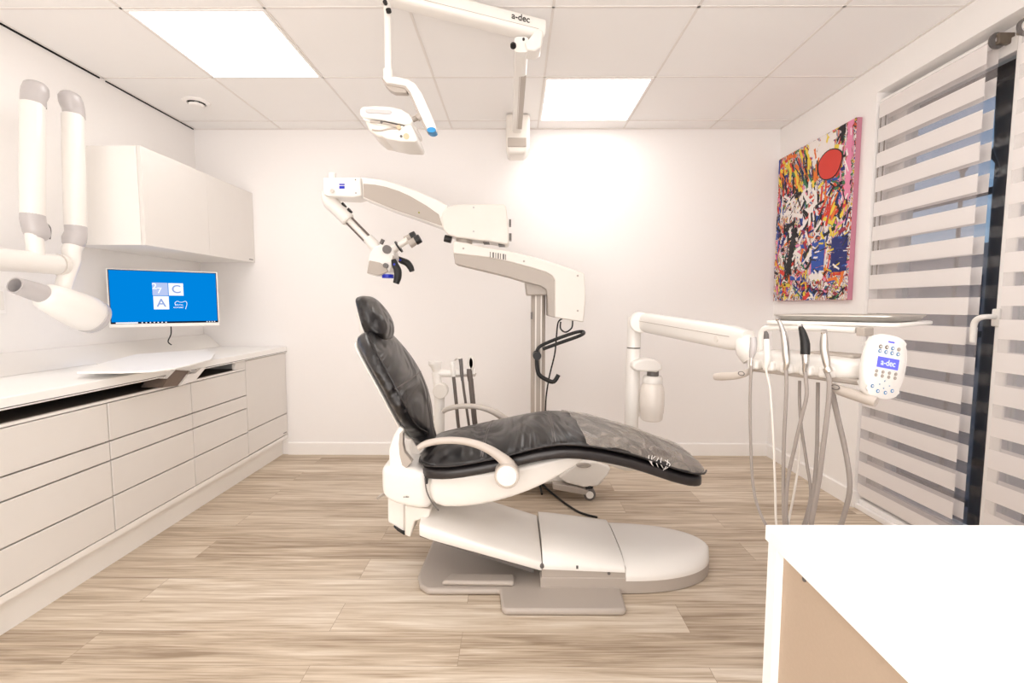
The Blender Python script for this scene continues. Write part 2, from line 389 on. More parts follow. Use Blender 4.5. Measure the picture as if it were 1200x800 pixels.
obj('kickboard',box(BM(),(BX,.892,0),(FX-.045,YB-.003,.128)),M['lac'],pl,flat=True)
obj('top_strip',box(BM(),(FX-.06,.892,.1285),(FX-.004,YB-.003,.1295)),M['lac'],pl,flat=True)
obj('front_rail',box(BM(),(FX-.02,.892,.129),(FX-.0,YB-.003,.1535)),M['lac'],pl,flat=True)
# worktop
wt=thing('worktop','long glossy white worktop over the low cabinets along the left wall','worktop',(-1.95,2.1,.758))
obj('slab',box(BM(),(BX,.88,.7585),(FX+.012,YB-.003,.80)),M['top'],wt,bev=.003)
obj('edge_line',box(BM(),(FX+.0115,.88,.7645),(FX+.0128,YB-.003,.7675)),M['gdark'],wt,flat=True)
bm=BM(); prism(bm,[(BX,1.2,.8005),(BX+.125,1.2,.8005),(BX+.03,1.2,.885),(BX,1.2,.89)],(0,YB-.004-1.2,0))
obj('upstand',bm,M['lac'],wt,bev=.003)
# pull-out keyboard board lying on the worktop and its folded steel bracket
kb=thing('keyboard_tray','thin white pull-out tray with curved front overhanging the worktop below the monitor','tray',(-1.75,2.3,.82))
pts=[PZ(*p,.83) for p in((160,415),(240,409.5),(252,414),(247,421),(223,427.5),(205,431.5),(178,434.5),(140,436),(90,436),(110,428))]
obj('tray_board',prism(BM(),[p+V((0,0,-.006)) for p in pts],(0,0,.008)),M['top'],kb,bev=.002)
bm=BM(); box(bm,(-1.98,2.2,.8005),(-1.75,2.55,.824)); obj('slide_block',bm,M['lac'],kb,flat=True)
br=thing('folded_bracket','bent white metal bracket with brown inside, sticking out of the open slot under the worktop','bracket',(-1.63,2.35,.70))
def sheet(bm,line,vec,th,mi=0):
    L=[V(p) for p in line]; n=len(L); vec=V(vec)
    up=[]
    for i in range(n):
        d=(L[min(i+1,n-1)]-L[max(i-1,0)]).normalized(); nn=d.cross(vec.normalized()).normalized()*th; up.append(L[i]+nn)
    prism(bm,L+up[::-1],vec,mi)
xo=FX+.03
line=[PX(*p,xo) for p in((187,443),(196,443.5),(206,433.0),(224,434.5))]
obj('upper_fold',(lambda b:(sheet(b,line,(-.14,0,0),.003),b)[1])(BM()),M['base'],br,flat=True)
obj('dark_side',(lambda b:(sheet(b,[PX(*p,xo-.004) for p in((223,434.5),(211,451.5))],(-.14,0,0),.003),b)[1])(BM()),M['beige'],br,flat=True)
bm=BM(); prism(bm,[PX(*p,xo) for p in((211,452),(229,446),(241.5,430.5),(236,431),(229,437.5),(221,438.5))],(-.04,0,0)); obj('end_plate',bm,M['base'],br,bev=.001)
bm=BM(); prism(bm,[PX(*p,xo-.012) for p in((197,443),(206,433.5),(223,435),(210,451.5),(190,454))],(-.1,0,0)); obj('inner_panel',bm,mat('bracket_inside',(128,112,102),.6),br,flat=True)
# wall cabinet
t=thing('wall_cabinet','long white handleless wall cabinet above the monitor in the left corner','cabinet',(-2.06,2.9,1.40))
obj('carcass',box(BM(),(BX,2.392,1.402),(-1.884,YB-.003,1.890)),M['lac'],t,bev=.002)
ys=[2.392,2.895,YB-.003]
for a,b in zip(ys[:-1],ys[1:]): obj('door',box(BM(),(-1.8815,a+.0006,1.402),(-1.862,b-.0006,1.890)),M['cab'],t,bev=.0008)
obj('badge',box(BM(),(-1.8625,3.32,1.418),(-1.861,3.37,1.424)),M['gdark'],t,flat=True)
# ------------------------------------------------------------------ MONITOR
mc0=PY(126,350,2.53); mc1=PY(256,350,2.85); mc0.z=mc1.z=0; ux=(mc1-mc0).normalized(); un=V((ux.y,-ux.x,0)); uz=V((0,0,1)); W=(mc1-mc0).length
zt,zb=1.298,.985
zt=PY(126,314,2.53).z; zb=PY(128,384,2.53).z
mt_=thing('monitor','white framed flat monitor showing a blue desktop, hanging on the left wall above the worktop','monitor',((mc0.x+mc1.x)/2,(mc0.y+mc1.y)/2,.97))
def MP(u,w,d=0): return mc0+ux*(u*W)+V((0,0,zb+(zt-zb)*w))+un*d      # u,w in 0..1, d outwards
def mbox(bm,u0,u1,w0,w1,d0,d1,mi=0): return prism(bm,[MP(u0,w0,d0),MP(u1,w0,d0),MP(u1,w1,d0),MP(u0,w1,d0)],un*(d1-d0),mi)
obj('housing',mbox(BM(),0,1,0,1,-.03,0),M['plast'],mt_,bev=.002)
obj('black_border',mbox(BM(),.012,.988,.06,.985,.0,.0008),M['black'],mt_,flat=True)
sc_=obj('screen',mbox(BM(),.02,.98,.092,.972,.0009,.0014),M['screen'],mt_,flat=True)
def SP(px,py):  # photo pixel on the screen -> monitor u,w
    u0,w0=(px-126)/(256-126),0
    for _ in range(3):
        yt=314+(318.5-314)*u0; yb=384+(379.5-384)*u0; w0=(yb-py)/(yb-yt)
    return u0,w0
def sbox(bm,x0,y0,x1,y1,d=.0016,mi=0):
    u0,w1=SP(x0,y0);u1,w0=SP(x1,y1); return mbox(bm,u0,u1,w0,w1,d,d+.0003,mi)
obj('taskbar',mbox(BM(),.02,.98,.062,.092,.0009,.0015),M['scr_k'],sc_,flat=True)
obj('search_bar',mbox(BM(),.055,.24,.066,.088,.0016,.0019),M['scr_w'],sc_,flat=True)
for k in range(7): obj('taskbar_icon',mbox(BM(),.27+.035*k,.283+.035*k,.068,.086,.0016,.0019),M['scr_w'],sc_,flat=True)
for k in range(4): obj('taskbar_icon',mbox(BM(),.87+.025*k,.88+.025*k,.068,.086,.0016,.0019),M['scr_w'],sc_,flat=True)
obj('logo_tile',sbox(BM(),175.5,330.5,193.5,345.5),M['scr_l'],sc_,flat=True)
bm=BM(); sbox(bm,194.3,331,212,345.5); obj('logo_tile',bm,M['scr_w'],sc_,flat=True)
bm=BM(); sbox(bm,176,346.2,194,361.5); obj('logo_tile',bm,M['scr_w'],sc_,flat=True)
def stext(s,px,py,size,m):
    u,w=SP(px,py); return text('logo_letter',s,size,m,sc_,MP(u,w,.0022),ux,uz,depth=.0002)
stext('2',178,335,.046,M['scr_w']); stext('7',183.5,340,.046,M['scr_w']); stext('C',203.5,338.5,.064,M['scr_t']); stext('A',185,354.5,.064,M['scr_t'])
bm=BM()
tp=[(202,357),(201,354),(204,352),(207,353),(210,353),(214,352),(215.5,355),(213.5,361)]
tube(bm,[MP(*SP(*p),.0025) for p in tp],.0014,6,sm=4); obj('tooth_emblem',bm,M['scr_w'],sc_,flat=True)
text('logo_text','DENTAL',.0105,M['scr_w'],sc_,MP(*SP(206,356.3),.0022),ux,uz,.0002); text('logo_text','ACADEMY',.0105,M['scr_w'],sc_,MP(*SP(205,359.3),.0022),ux,uz,.0002)
# stand
mid=(mc0+mc1)/2-un*.045
obj('mounting_arm',tube(BM(),[V((XL+.003,mid.y+.12,1.15)),V((XL+.08,mid.y+.10,1.15)),V((mid.x,mid.y,1.15))+un*.01],.02,14,sm=4),M['gdark'],mt_)
a=MP(.53,.02,-.012)
bm=BM(); tube(bm,[a,a+V((.005,-.01,-.05)),PY(197,400,a.y-.03),PY(201,404,a.y-.03)+V((0,0,.0))],.0032,8,sm=5); obj('cable',bm,M['black'],mt_)
# small grommet behind
from mathutils.bvhtree import BVHTree
def surf(o):
    bpy.context.view_layer.update(); dg=bpy.context.evaluated_depsgraph_get(); e=o.evaluated_get(dg); me=e.to_mesh()
    mw=o.matrix_world; b=BVHTree.FromPolygons([mw@v.co for v in me.vertices],[list(p.vertices) for p in me.polygons]); e.to_mesh_clear(); return b
# ------------------------------------------------------------------ DENTAL CHAIR
YC=1.92
dc=thing('dental_chair','reclined dental patient chair with black leather cushions on a white base','dental chair',(.1,YC,0))
NB=1.70
# floor plate
def zoff(z): return V((0,0,z))
bm=BM()
pts=[V((x,y,0.002)) for x,y in((-.365,1.735),(-.33,1.705),(-.055,1.705),(-.045,1.60),(-.03,1.588),(.385,1.588),(.40,1.60),(.405,1.70),(.42,2.13),(-.33,2.13),(-.375,2.08),(-.385,1.80))]
prism(bm,pts,(0,0,.024)); obj('floor_plate',bm,M['beige'],dc,bev=.012,seg=3)
bm=BM(); prism(bm,[V(p) for p in((-.28,1.725,.026),(.0,1.72,.026),(.0,1.78,.026),(-.25,1.78,.026))],(0,0,.02)); obj('plate_rib',bm,M['beige'],dc,bev=.009,seg=3)
# rear part of the base under the cover: outline function
def halfw(x):
    if x<.42: return .205
    k=min((x-.42)/.395,1); return .205*math.sqrt(max(1-k**2.3,0))
def cover(name,x0,x1,zr,zc,m,n=14,zr1=None,zc1=None,seam=0,lift=None):
    bm=BM(); rows=[]
    for i in range(n+1):
        t=i/n; x=x0+(x1-x0)*t
        if name=='tail_cover': x=x0+(x1-x0)*math.sin(t*math.pi/2)
        w=max(halfw(x),.004); r=zr+((zr1 if zr1 is not None else zr)-zr)*t; c=zc+((zc1 if zc1 is not None else zc)-zc)*t
        if lift: c=lift(t)
        if name=='tail_cover': c=r+(c-r)*max(1-t**4,0)**.6+.004
        row=[]
        for k in range(19):
            s=-1+2*k/18; s=sgn(math.sin(s*math.pi/2),1.0)
            row.append(V((x,YC+w*s,r+(c-r)*(1-abs(s)**4.5)**.8)))
        rows.append([V((x,YC-w,r-.012))]+row+[V((x,YC+w,r-.012))])
    loft(bm,rows,cap=True,mi=0)
    return obj(name,bm,m,dc,ang=50)
# lower rim of base
bm=BM(); N=26
out=[(.10,-.203),(.20,-.203),(.42,-.203)]
xs=[.42+.39*math.sin(math.pi/2*i/N) for i in range(1,N+1)]
o1=[V((x,YC-halfw(x)+.002,.003)) for x in xs]; o2=[V((x,YC+halfw(x)-.002,.003)) for x in xs[:-1]][::-1]
prism(bm,[V((.10,YC-.203,.003)),V((.42,YC-.203,.003))]+o1+o2+[V((.42,YC+.203,.003)),V((.10,YC+.203,.003))],(0,0,.062))
prism(bm,[V((.105,YC-.2,.06)),V((.425,YC-.2,.06)),V((.425,YC+.2,.06)),V((.105,YC+.2,.06))],(0,0,.045))
obj('base_rim',bm,M['beige'],dc,bev=.002)
cover('tail_cover',.425,.822,.066,.125,M['plast'],n=20,zr1=.062,zc1=.105)
cover('middle_cover',.108,.421,.112,.172,M['plast'],n=10,zr1=.100,zc1=.132,lift=lambda t:.180-.05*t**1.3)
bm=BM()
cyl(bm,(.36,YC-.206,.085),(.36,YC-.199,.085),.006,seg=12); cyl(bm,(.105,YC-.212,.115),(.105,YC-.19,.115),.008,seg=12)
obj('bolt',bm,M['gdark'],dc)
bm=BM(); prism(bm,[V((.235,YC-.206,.103)),V((.243,YC-.206,.103)),V((.243,YC-.206,.114)),V((.235,YC-.206,.114))],(0,.006,0)); obj('key_slot',bm,M['gdark'],dc,flat=True)
# lift arm cover
A=PY(485,607,1.72);B=PY(635,654,1.72);Cc=PY(632,670,1.72);D=PY(484,629,1.72)
rings=[]
for i in range(9):
    t=i/8; top=A.lerp(B,t); bot=D.lerp(Cc,t)
    if i==0: top=top+V((.02,0,-.005)); 
    x=top.x; rings.append(ring_x(x,YC,.205,bot.z,top.z-.012,p=.28,crown=.018,n=36))
bm=BM(); loft(bm,rings); obj('lift_cover',bm,M['plast'],dc,bev=.006,ang=60)
bm=BM(); prism(bm,[D+V((.02,.03,-.002)),Cc+V((-.02,.03,-.002)),Cc+V((-.02,.03,-.022)),D+V((.02,.03,-.014))],(0,.34,0)); obj('lift_link',bm,M['gdark'],dc,flat=True)
# central body shell under the seat
st=[(500,.476,.40,.18),(505,.476,.352,.192),(514,.475,.322,.198),(560,.476,.332,.198),(600,.500,.366,.198),(640,.520,.418,.192),(668,.533,.478,.18),(690,.545,.515,.16),(700,.548,.535,.13)]
rings=[ring_x(PY(p,500,1.735).x,YC,w,zb_,zt_,p=.26,n=36) for p,zt_,zb_,w in st]
obj('body_shell',loft(BM(),rings),M['plast'],dc,sub=1,ang=60)
# rear housing
st=[(444,.472,.405,.17),(446,.49,.375,.182),(454,.497,.348,.19),(470,.492,.332,.192),(490,.484,.322,.194),(509,.474,.318,.194)]
rings=[ring_x(PY(p,500,1.73).x,YC,w,zb_,zt_,p=.24,n=36) for p,zt_,zb_,w in st]
obj('rear_housing',loft(BM(),rings),M['plast'],dc,sub=1,ang=60)
bm=BM(); y=YC-.199; tube(bm,[PY(p[0],p[1],y) for p in((498,560),(500,575),(506,588),(514,598))],.0025,6,sm=4); obj('panel_seam',bm,M['gdark'],dc)
bm=BM(); prism(bm,[PY(*p,YC-.200) for p in((497.5,558),(502,558),(501,567),(498,567))],(0,.01,0)); obj('gap_shadow',bm,M['black'],dc,flat=True)
text('printed_mark','a-dec',.010,M['ink'],dc,PY(476,582,YC-.198),(1,0,0),(0,0,1),.0003)
bm=BM(); tube(bm,[PY(462,575,1.85),PY(448,580,1.8),PY(442,584,1.78)],[.006,.006,.005],10); obj('release_lever',bm,M['steel'],dc)
# pump housing
bm=BM(); prism(bm,[PY(*p,1.80) for p in((454,580),(474,590),(474,626),(463,617),(454,612))],(0,.24,0)); obj('pump_housing',bm,M['plast'],dc,bev=.008)
bm=BM(); prism(bm,[PY(*p,1.76) for p in((474,592),(505,597),(503,606),(486,611),(481,630),(474,627))],(0,.3,0)); obj('lift_bracket',bm,M['plastw'],dc,bev=.006)
bm=BM(); prism(bm,[PY(*p,1.79) for p in((461,617),(474,624),(474,627),(466,622))],(0,.2,0)); obj('pump_vent',bm,M['black'],dc,flat=True)
# seat cushions
ST=[(-.372,.500,.512,.10),(-.362,.502,.520,.17),(-.335,.505,.540,.215),(-.27,.508,.562,.235),(-.20,.516,.580,.243),(-.05,.547,.612,.248),(.06,.578,.632,.250),(.13,.592,.640,.250),(.20,.596,.640,.248),(.285,.586,.628,.240),(.36,.570,.612,.232),(.44,.550,.592,.224),(.52,.522,.566,.214),(.60,.492,.537,.208),(.67,.472,.512,.200),(.715,.466,.490,.185),(.738,.466,.480,.15)]
rings=[]; rings2=[]
for x,ze,zc,w in ST:
    k=(zc-ze)
    rings.append(ring_x(x,YC,w,ze-.010,ze+.016,p=.5,crown=max(k-.014,0),n=40))
cu=obj('seat_cushion',loft(BM(),rings),M['leather'],dc,sub=1,ang=80)
for x,ze,zc,w in ST[1:]:
    if x==-.372: continue
    rings2.append(ring_x(x*.993-.002,YC,w-.004,ze-.062,ze-.008,p=.42,n=36))
obj('lower_cushion',loft(BM(),rings2),M['leath_d'],dc,sub=1,ang=80)
sb=surf(cu)
def seat_w(x):
    for a,b in zip(ST[:-1],ST[1:]):
        if a[0]<=x<=b[0]: k=(x-a[0])/(b[0]-a[0]); return a[3]+(b[3]-a[3])*k
    return .2
def seat_z(x,t):
    y=YC+seat_w(x)*t; h=sb.ray_cast(V((x,y,2)),V((0,0,-1)))
    return y,(h[0].z if h[0] else .5)
for xs_ in ((-.12,-.09),(.145,.150)):
    bm=BM()
    for dx in(-.004,.004):
        P_=[]
        for k in range(25):
            x=xs_[0]+(xs_[1]-xs_[0])*k/24+dx; y,z=seat_z(x,-.97+1.94*k/24); P_.append(V((x,y,z+.0003)))
        tube(bm,P_,.0015,6)
    obj('stitched_seam',bm,M['stitch'],cu)
bm=BM()
tube(bm,[V((x,YC-w-.001,ze+.002)) for x,ze,zc,w in ST],.0032,8,sm=3); tube(bm,[V((x,YC+w+.001,ze+.002)) for x,ze,zc,w in ST],.0032,8,sm=3)
obj('piping',bm,M['leath_d'],cu)
# crumpled clear sleeve over the foot end
bm=BM(); rows=[]
random.seed(3)
for i in range(30):
    x=.262+(.722-.262)*i/29; row=[]
    for k in range(24):
        t=-1+2*k/23
        xx=x-(.045*(t+1)/2 if i==0 else 0)
        y,z=seat_z(min(max(xx,-.37),.722),t*.95); zz=z+.0035+random.uniform(0,.003)+(.003*math.sin(k*.9+i*.6))
        row.append(V((xx+random.uniform(-.002,.002),YC+(y-YC)*1.01,zz)))
    for side in (0,1):
        pass
    y0=row[0]; y1=row[-1]
    row=[y0+V((0,-.010,-.016))]+row+[y1+V((0,.010,-.016))]
    rows.append(row)
R=[[bm.verts.new(p) for p in r] for r in rows]
for i in range(len(R)-1):
    for k in range(len(R[0])-1): bm.faces.new((R[i][k],R[i][k+1],R[i+1][k+1],R[i+1][k]))
pw=obj('plastic_sleeve',bm,M['wrap'],dc,ang=80); pw['label']='clear crumpled plastic sleeve over the foot end'
bm=BM()
for k in range(7):
    x=.50+.012*k; y,z=seat_z(x,-.95)
    tube(bm,[V((x,y-.004,z+.012-random.uniform(0,.01))),V((x+random.uniform(-.02,.02),y-.012,z-.01)),V((x+random.uniform(-.02,.02),y-.009,z-.03))],[.001,.002,.0008],5,sm=3)
obj('crease_glint',bm,mat('clear_highlight',(235,232,230),.1,coat=1),dc)  # pale strands paint the highlights on the sleeve's creases
# backrest: side view spine, face turned to +x
# backrest frame: p along spine from bottom
S0=V((-.392,YC,.600)); S1=V((-.566,YC,.955)); sd=(S1-S0); SL=sd.length; sd.normalize(); fn=V((-sd.z*-1,0,sd.x)); fn=V((sd.z,0,-sd.x))  # face normal (+x, up)
def BP(s,t,d): return S0+sd*s+V((0,t,0))+fn*(d+.028*math.sin(math.pi*min(max((s+.05)/.47,0),1))-.008)
prof=[(-.075,.035),(-.065,.055),(-.03,.075),(-.005,.12),(.03,.18),(.08,.222),(.15,.245),(.22,.248),(.29,.236),(.35,.212),(.40,.178),(.43,.135),(.445,.07)]
def slab_loft(prof,d0,d1,sc=1,pw_=.5,n=32,curve=0,crown=0):
    rings=[]
    for s,w in prof:
        w*=sc; r=[]
        for k in range(n):
            a=2*math.pi*k/n; t=sgn(math.cos(a),pw_); q=sgn(math.sin(a),.7)
            edge=abs(t)**3
            d=(d0+d1)/2+(d1-d0)/2*q*(1-.25*edge)+curve*edge+(crown*(1-t*t) if q>0 else 0)
            r.append(BP(s,w*t,d))
        rings.append(r)
    return rings
bc=obj('backrest_cushion',loft(BM(),slab_loft(prof,-.044,.036,curve=.016,crown=.014)),M['leather'],dc,sub=1,ang=80)
prof2=[(s,w-.012) for s,w in prof[2:-1]]
obj('backrest_shell',loft(BM(),slab_loft(prof2,-.060,-.035,.80,curve=.006)),M['plast'],dc,sub=1,ang=80)
bb_=surf(bc); P_=[]
for k in range(25):
    o_=BP(.195,-.232+.464*k/24,.4); h=bb_.ray_cast(o_,-fn)
    if h[0]: P_.append(h[0]+fn*.0004)
bm=BM(); tube(bm,P_,.0022,6); obj('stitched_seam',bm,M['stitch'],bc)
P_=[]
for s,w in prof[1:-1]:
    for sg in(-1,):
        h=bb_.ray_cast(BP(s,-w*.90,.4),-fn)
        if h[0]: P_.append(h[0]+fn*.001)
bm=BM(); tube(bm,P_,.0035,8,sm=3); obj('piping',bm,M['leath_d'],bc)
# headrest
H0=PY(446,400,YC); H1=PY(427,347,YC)
hd=(H1-H0); HL=hd.length; hd.normalize(); hn=V((hd.z,0,-hd.x))
rings=[]
for s,w,th,bend in((-.008,.04,.014,.0),(.0,.075,.030,0),(.02,.100,.042,.002),(.06,.118,.048,.004),(.10,.120,.044,.002),(.14,.112,.036,-.002),(.17,.102,.028,-.008),(.188,.085,.021,-.014),(.198,.05,.012,-.020)):
    s=s/.196*HL; rings.append([H0+hd*s+hn*(.012+bend+th*sgn(math.sin(a),.8))+V((0,w*sgn(math.cos(a),.55),0)) for a in [2*math.pi*k/30 for k in range(30)]])
hr=obj('headrest_cushion',loft(BM(),rings),M['leather'],dc,sub=1,ang=80)
bm=BM(); prism(bm,[PY(*p,YC-.05) for p in((418,366),(424,367),(428,378),(434,396),(440,400),(432,406),(426,402),(421,388),(420,374),(417,370))],(0,.1,0)); obj('headrest_bracket',bm,M['plastw'],dc,bev=.004)
# yoke arms linking back and housing
for yy,sg in((YC-.155,-1),):
    bm=BM(); k=1.735/1.77
    outer=[(456,547),(456,526),(461,511),(468,499),(474,502),(471,514),(470,526),(474,538),(476,549),(464,552)]
    pts=[PY(*p,YC-.17) for p in outer]; pts=[V((p.x,yy-.02,p.z)) for p in pts]
    prism(bm,pts,(0,.04,0)); obj('back_yoke',bm,M['plastw'] if sg>0 else M['plast'],dc,bev=.006)
bm=BM(); prism(bm,[PY(*p,YC-.177) for p in((472,504),(472,520),(474,530),(483,541),(476,549),(471,545),(468,533),(467,520),(468,508))],(0,.03,0)); obj('yoke_lining',bm,M['beige'],dc,bev=.003)
bm=BM(); pts=[V((PY(p[0],p[1],YC-.17).x,YC-.03,PY(p[0],p[1],YC-.17).z)) for p in((474,505),(484,512),(490,540),(476,552),(470,540))]; prism(bm,pts,(0,.06,0)); obj('back_hinge',bm,M['plastw'],dc,bev=.004)
# armrests
def armrest(y,px,rad,flat_,name='armrest'):
    t=obj(name,tube(BM(),[PY(p[0],p[1],y) for p in px],rad,16,sm=5,flatten=flat_,up=(0,1,0)),M['armb'],dc)
    return t
yn=YC-.285; yf=YC+.285
nearpx=[(490,525),(500,519.5),(520,516),(545,517),(568,524),(586,535),(597,547),(596,560)]
ar=armrest(yn,nearpx,[.010,.012,.0125,.013,.0145,.018,.026,.034],1.0)
obj('pivot_disc',lathe(BM(),PY(594,558.5,yn-.036),(0,1,0),[(.034,0),(.037,.003),(.037,.075)],36),M['plast'],ar)
bm=BM(); lathe(bm,PY(594,558.5,yn-.0295),(0,1,0),[(.041,-.002),(.044,.002),(.044,.05)],36); obj('pivot_ring',bm,M['armb'],ar)
# far armrest is the mirror image across the chair centre line
far=[V((PY(p[0],p[1],yn).x,yf,PY(p[0],p[1],yn).z)) for p in nearpx]
af=obj('armrest',tube(BM(),far,[.010,.012,.0125,.013,.0145,.018,.026,.034],16,sm=5,up=(0,1,0)),M['armb'],dc)
q=PY(594,558.5,yn); obj('pivot_disc',lathe(BM(),(q.x,yf+.03,q.z),(0,-1,0),[(.036,0),(.041,.003),(.041,.075)],36),M['plast'],af)
# ------------------------------------------------------------------ SURGICAL MICROSCOPE on floor stand
MY=2.68
ms=thing('surgical_microscope','tall white floor-stand microscope with jointed arm reaching over the chair headrest','microscope',(.2,MY+.1,0))
def pz(name,px,y,depth,m,parent,bev=.004,seg=2):
    return obj(name,prism(BM(),[PY(p[0],p[1],y) for p in px],(0,depth,0)),m,parent,bev=bev,seg=seg)
# base
bm=BM()
for (x,y) in((.50,2.62),(-.13,2.64),(.46,3.05),(-.02,3.05)):
    c=V((.18,2.80,.085)); e=V((x,y,.085)); d=(e-c).normalized(); n=V((-d.y,d.x,0))
    prism(bm,[c+n*.07+V((0,0,.0)),c-n*.07,e-n*.045,e+n*.045],(0,0,.055))
obj('base_legs',bm,M['plastw'],ms,bev=.012,seg=3)
obj('base_body',loft(BM(),[[V((.19+a*math.cos(t)*(1),2.80+a*.8*math.sin(t),z)) for t in [2*math.pi*k/32 for k in range(32)]] for a,z in((.20,.075),(.215,.09),(.20,.17),(.12,.20))]),M['plastw'],ms)
pz('leg_end_cover',[(672,546),(683,541),(700,541),(716,549),(712,557),(700,570),(684,571),(664,566),(655,560)],2.58,.10,M['plastw'],ms,bev=.008)
bm=BM(); c_=PY(684,545,2.575); loft(bm,[[c_+V((r_*.042*math.cos(a),yy_,r_*.014*math.sin(a))) for a in[2*math.pi*k/24 for k in range(24)]] for r_,yy_ in((.6,.0),(.65,-.006),(1,-.004),(1,.01))]); 
obj('brake_pedal',bm,M['beige'],ms)
bm=BM(); prism(bm,[PY(p[0],p[1],2.575) for p in((648,567),(672,570),(690,575),(688,580),(670,577),(648,573))],(0,.06,0)); obj('leg_rib',bm,M['beige'],ms,bev=.002)
def caster(x,y,i):
    c=thing('caster','','caster') if False else None
    bm=BM()
    for s in(-.012,.012): cyl(bm,(x-.009+s,y,.034),(x+.009+s,y,.034),.001,seg=6)
    w=BM(); 
    for s in(-.014,.014): lathe(w,(x,y+s-.009,.036),(0,1,0),[(.030,0),(.034,.003),(.034,.015),(.030,.018)],28)
    bm.free()
    o=obj('caster',w,M['gdark'],ms)
    h=BM(); lathe(h,(x,y-.0265,.036),(0,1,0),[(.021,0),(.021,.05)],20); obj('hub',h,M['plast'],o)
    f=BM(); lathe(f,(x,y,.036),(0,0,1),[(.02,.03),(.024,.04),(.02,.05)],16); obj('fork',f,M['black'],o)
for i,(x,y) in enumerate(((.425,2.60),(-.15,2.66),(.46,3.03),(0,3.03))): caster(x,y,i)
# column
cx=PY(630.5,400,2.80).x
bm=BM(); lathe(bm,(cx,2.80,.18),(0,0,1),[(.043,0),(.043,1.02)],28); obj('column',bm,M['beige'],ms)
bm=BM()
for dx in(-.016,.016): box(bm,(cx+dx-.004,2.80-.046,.19),(cx+dx+.004,2.80-.03,1.19))
obj('column_rail',bm,M['plastw'],ms,flat=True)
bm=BM(); box(bm,(cx-.046,2.75,1.02),(cx-.036,2.762,1.06)); obj('column_latch',bm,M['gdark'],ms,flat=True)
pz('column_collar',[(614,322),(643,328),(641,346),(617,346)],2.72,.14,M['beige'],ms,.008)
la=pz('lower_arm',[(531,282),(545,284),(565,288.5),(592,293.5),(620,299.5),(652,309),(685,320),(686.5,350),(684,377.5),(650,372),(650,328),(647,323),(640,319),(620,313),(598,307),(575,302),(531,297)],MY,.15,M['plastw'],ms,.006)
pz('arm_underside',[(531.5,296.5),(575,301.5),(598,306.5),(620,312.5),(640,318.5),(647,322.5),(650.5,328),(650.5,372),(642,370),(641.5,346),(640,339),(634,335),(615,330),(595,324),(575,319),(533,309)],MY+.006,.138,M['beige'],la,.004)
pts=[]
bm=BM()
for k,(w_,x) in enumerate(((1,574),(2,577),(1,580.5),(1.6,583),(1,586),(2,589),(1,592))):
    p=[PY(x,295+.16*(x-574),MY-.0006),PY(x+w_,295+.16*(x-574),MY-.0006),PY(x+w_,301.5+.16*(x-574),MY-.0006),PY(x,301.5+.16*(x-574),MY-.0006)]; prism(bm,p,(0,.001,0))
obj('barcode_label',bm,M['gdark'],la,flat=True)
bm=BM()
for p in((677,323),(677,364),(614,306),(543,291)): disc(bm,PY(*p,MY-.001),(0,1,0),.006,.004)
obj('screw_cap',bm,M['beige'],la)
cyl_=BM(); cyl(cyl_,PY(544,288,2.755),PY(544,276,2.755),.047); obj('swivel_neck',cyl_,M['beige'],ms)
ub=pz('balance_housing',[(517,255),(518,249),(522,244),(528,241),(536,239),(590,239),(593,241),(595.5,262),(596.5,284),(594,286.5),(575,283),(550,280),(535,278),(525,275),(519,268)],MY-.005,.16,M['plastw'],ms,.010,3)
bm=BM()
for p in((555,243),(555,271)): disc(bm,PY(*p,MY-.006),(0,1,0),.005,.003)
obj('screw_cap',bm,M['grey'],ub)
bm=BM(); box(bm,PY(596.5,264,2.74),PY(599,259,2.80)); box(bm,PY(596.5,281,2.74),PY(599.5,275,2.80)); box(bm,PY(566,284,2.70),PY(574,281,2.8)); box(bm,PY(584,287,2.70),PY(592,284.5,2.8))
obj('connector',bm,M['gdark'],ub)
bm=BM(); cyl(bm,PY(529,281,2.73),PY(521,279,2.73),.020,seg=18); obj('arm_knob',bm,M['black'],ub)
ua=pz('upper_arm',[(423.5,207.5),(452,211),(485,222),(508,232),(524,240),(520,262),(519,267),(495,258),(460,246),(425,232)],MY+.01,.12,M['plast'],ms,.006)
pz('arm_side_panel',[(425.5,215),(440,216.3),(453,219),(468,224),(481,230),(500,241),(514,251),(518,264.5),(495,256.5),(460,244.5),(426,230.5)],MY+.004,.132,M['beige'],ua,.002)
bm=BM(); disc(bm,PY(491,249,MY+.003),(0,1,0),.005,.003); obj('indicator_dot',bm,mat('olive_dot',(140,140,40),.4),ua)
eb=pz('arm_head_box',[(378.5,208),(422.5,207.5),(424,229),(414,231.5),(384,230),(378.5,228)],MY,.14,M['plast'],ms,.008,3)
bm=BM(); cyl(bm,PY(389.5,209,MY+.07),PY(389.5,203,MY+.07),.020); obj('head_cap',bm,M['plast'],eb)
bm=BM(); prism(bm,[PY(*p,MY-.001) for p in((397.5,215.2),(403.8,215.2),(403.8,216.8),(397.5,216.8))],(0,.002,0)); prism(bm,[PY(*p,MY-.001) for p in((397.5,217.8),(403.8,217.8),(403.8,221),(397.5,221))],(0,.002,0)); obj('blue_emblem',bm,M['blue'],eb,flat=True)
bm=BM(); disc(bm,PY(389,223.5,MY-.006),(0,1,0),.011,.01); obj('lock_knob',bm,M['steel'],eb)
bm=BM()
for p in((416.5,210.5),(417,226)): disc(bm,PY(*p,MY-.001),(0,1,0),.0035,.003)
obj('screw_cap',bm,M['gdark'],eb)
MH=MY+.07
bm=BM(); tube(bm,[PY(386,226,MH),PY(387,235,MH),PY(391,241,MH)],[.046,.044,.042],24,sm=4); obj('elbow',bm,M['plast'],ms)
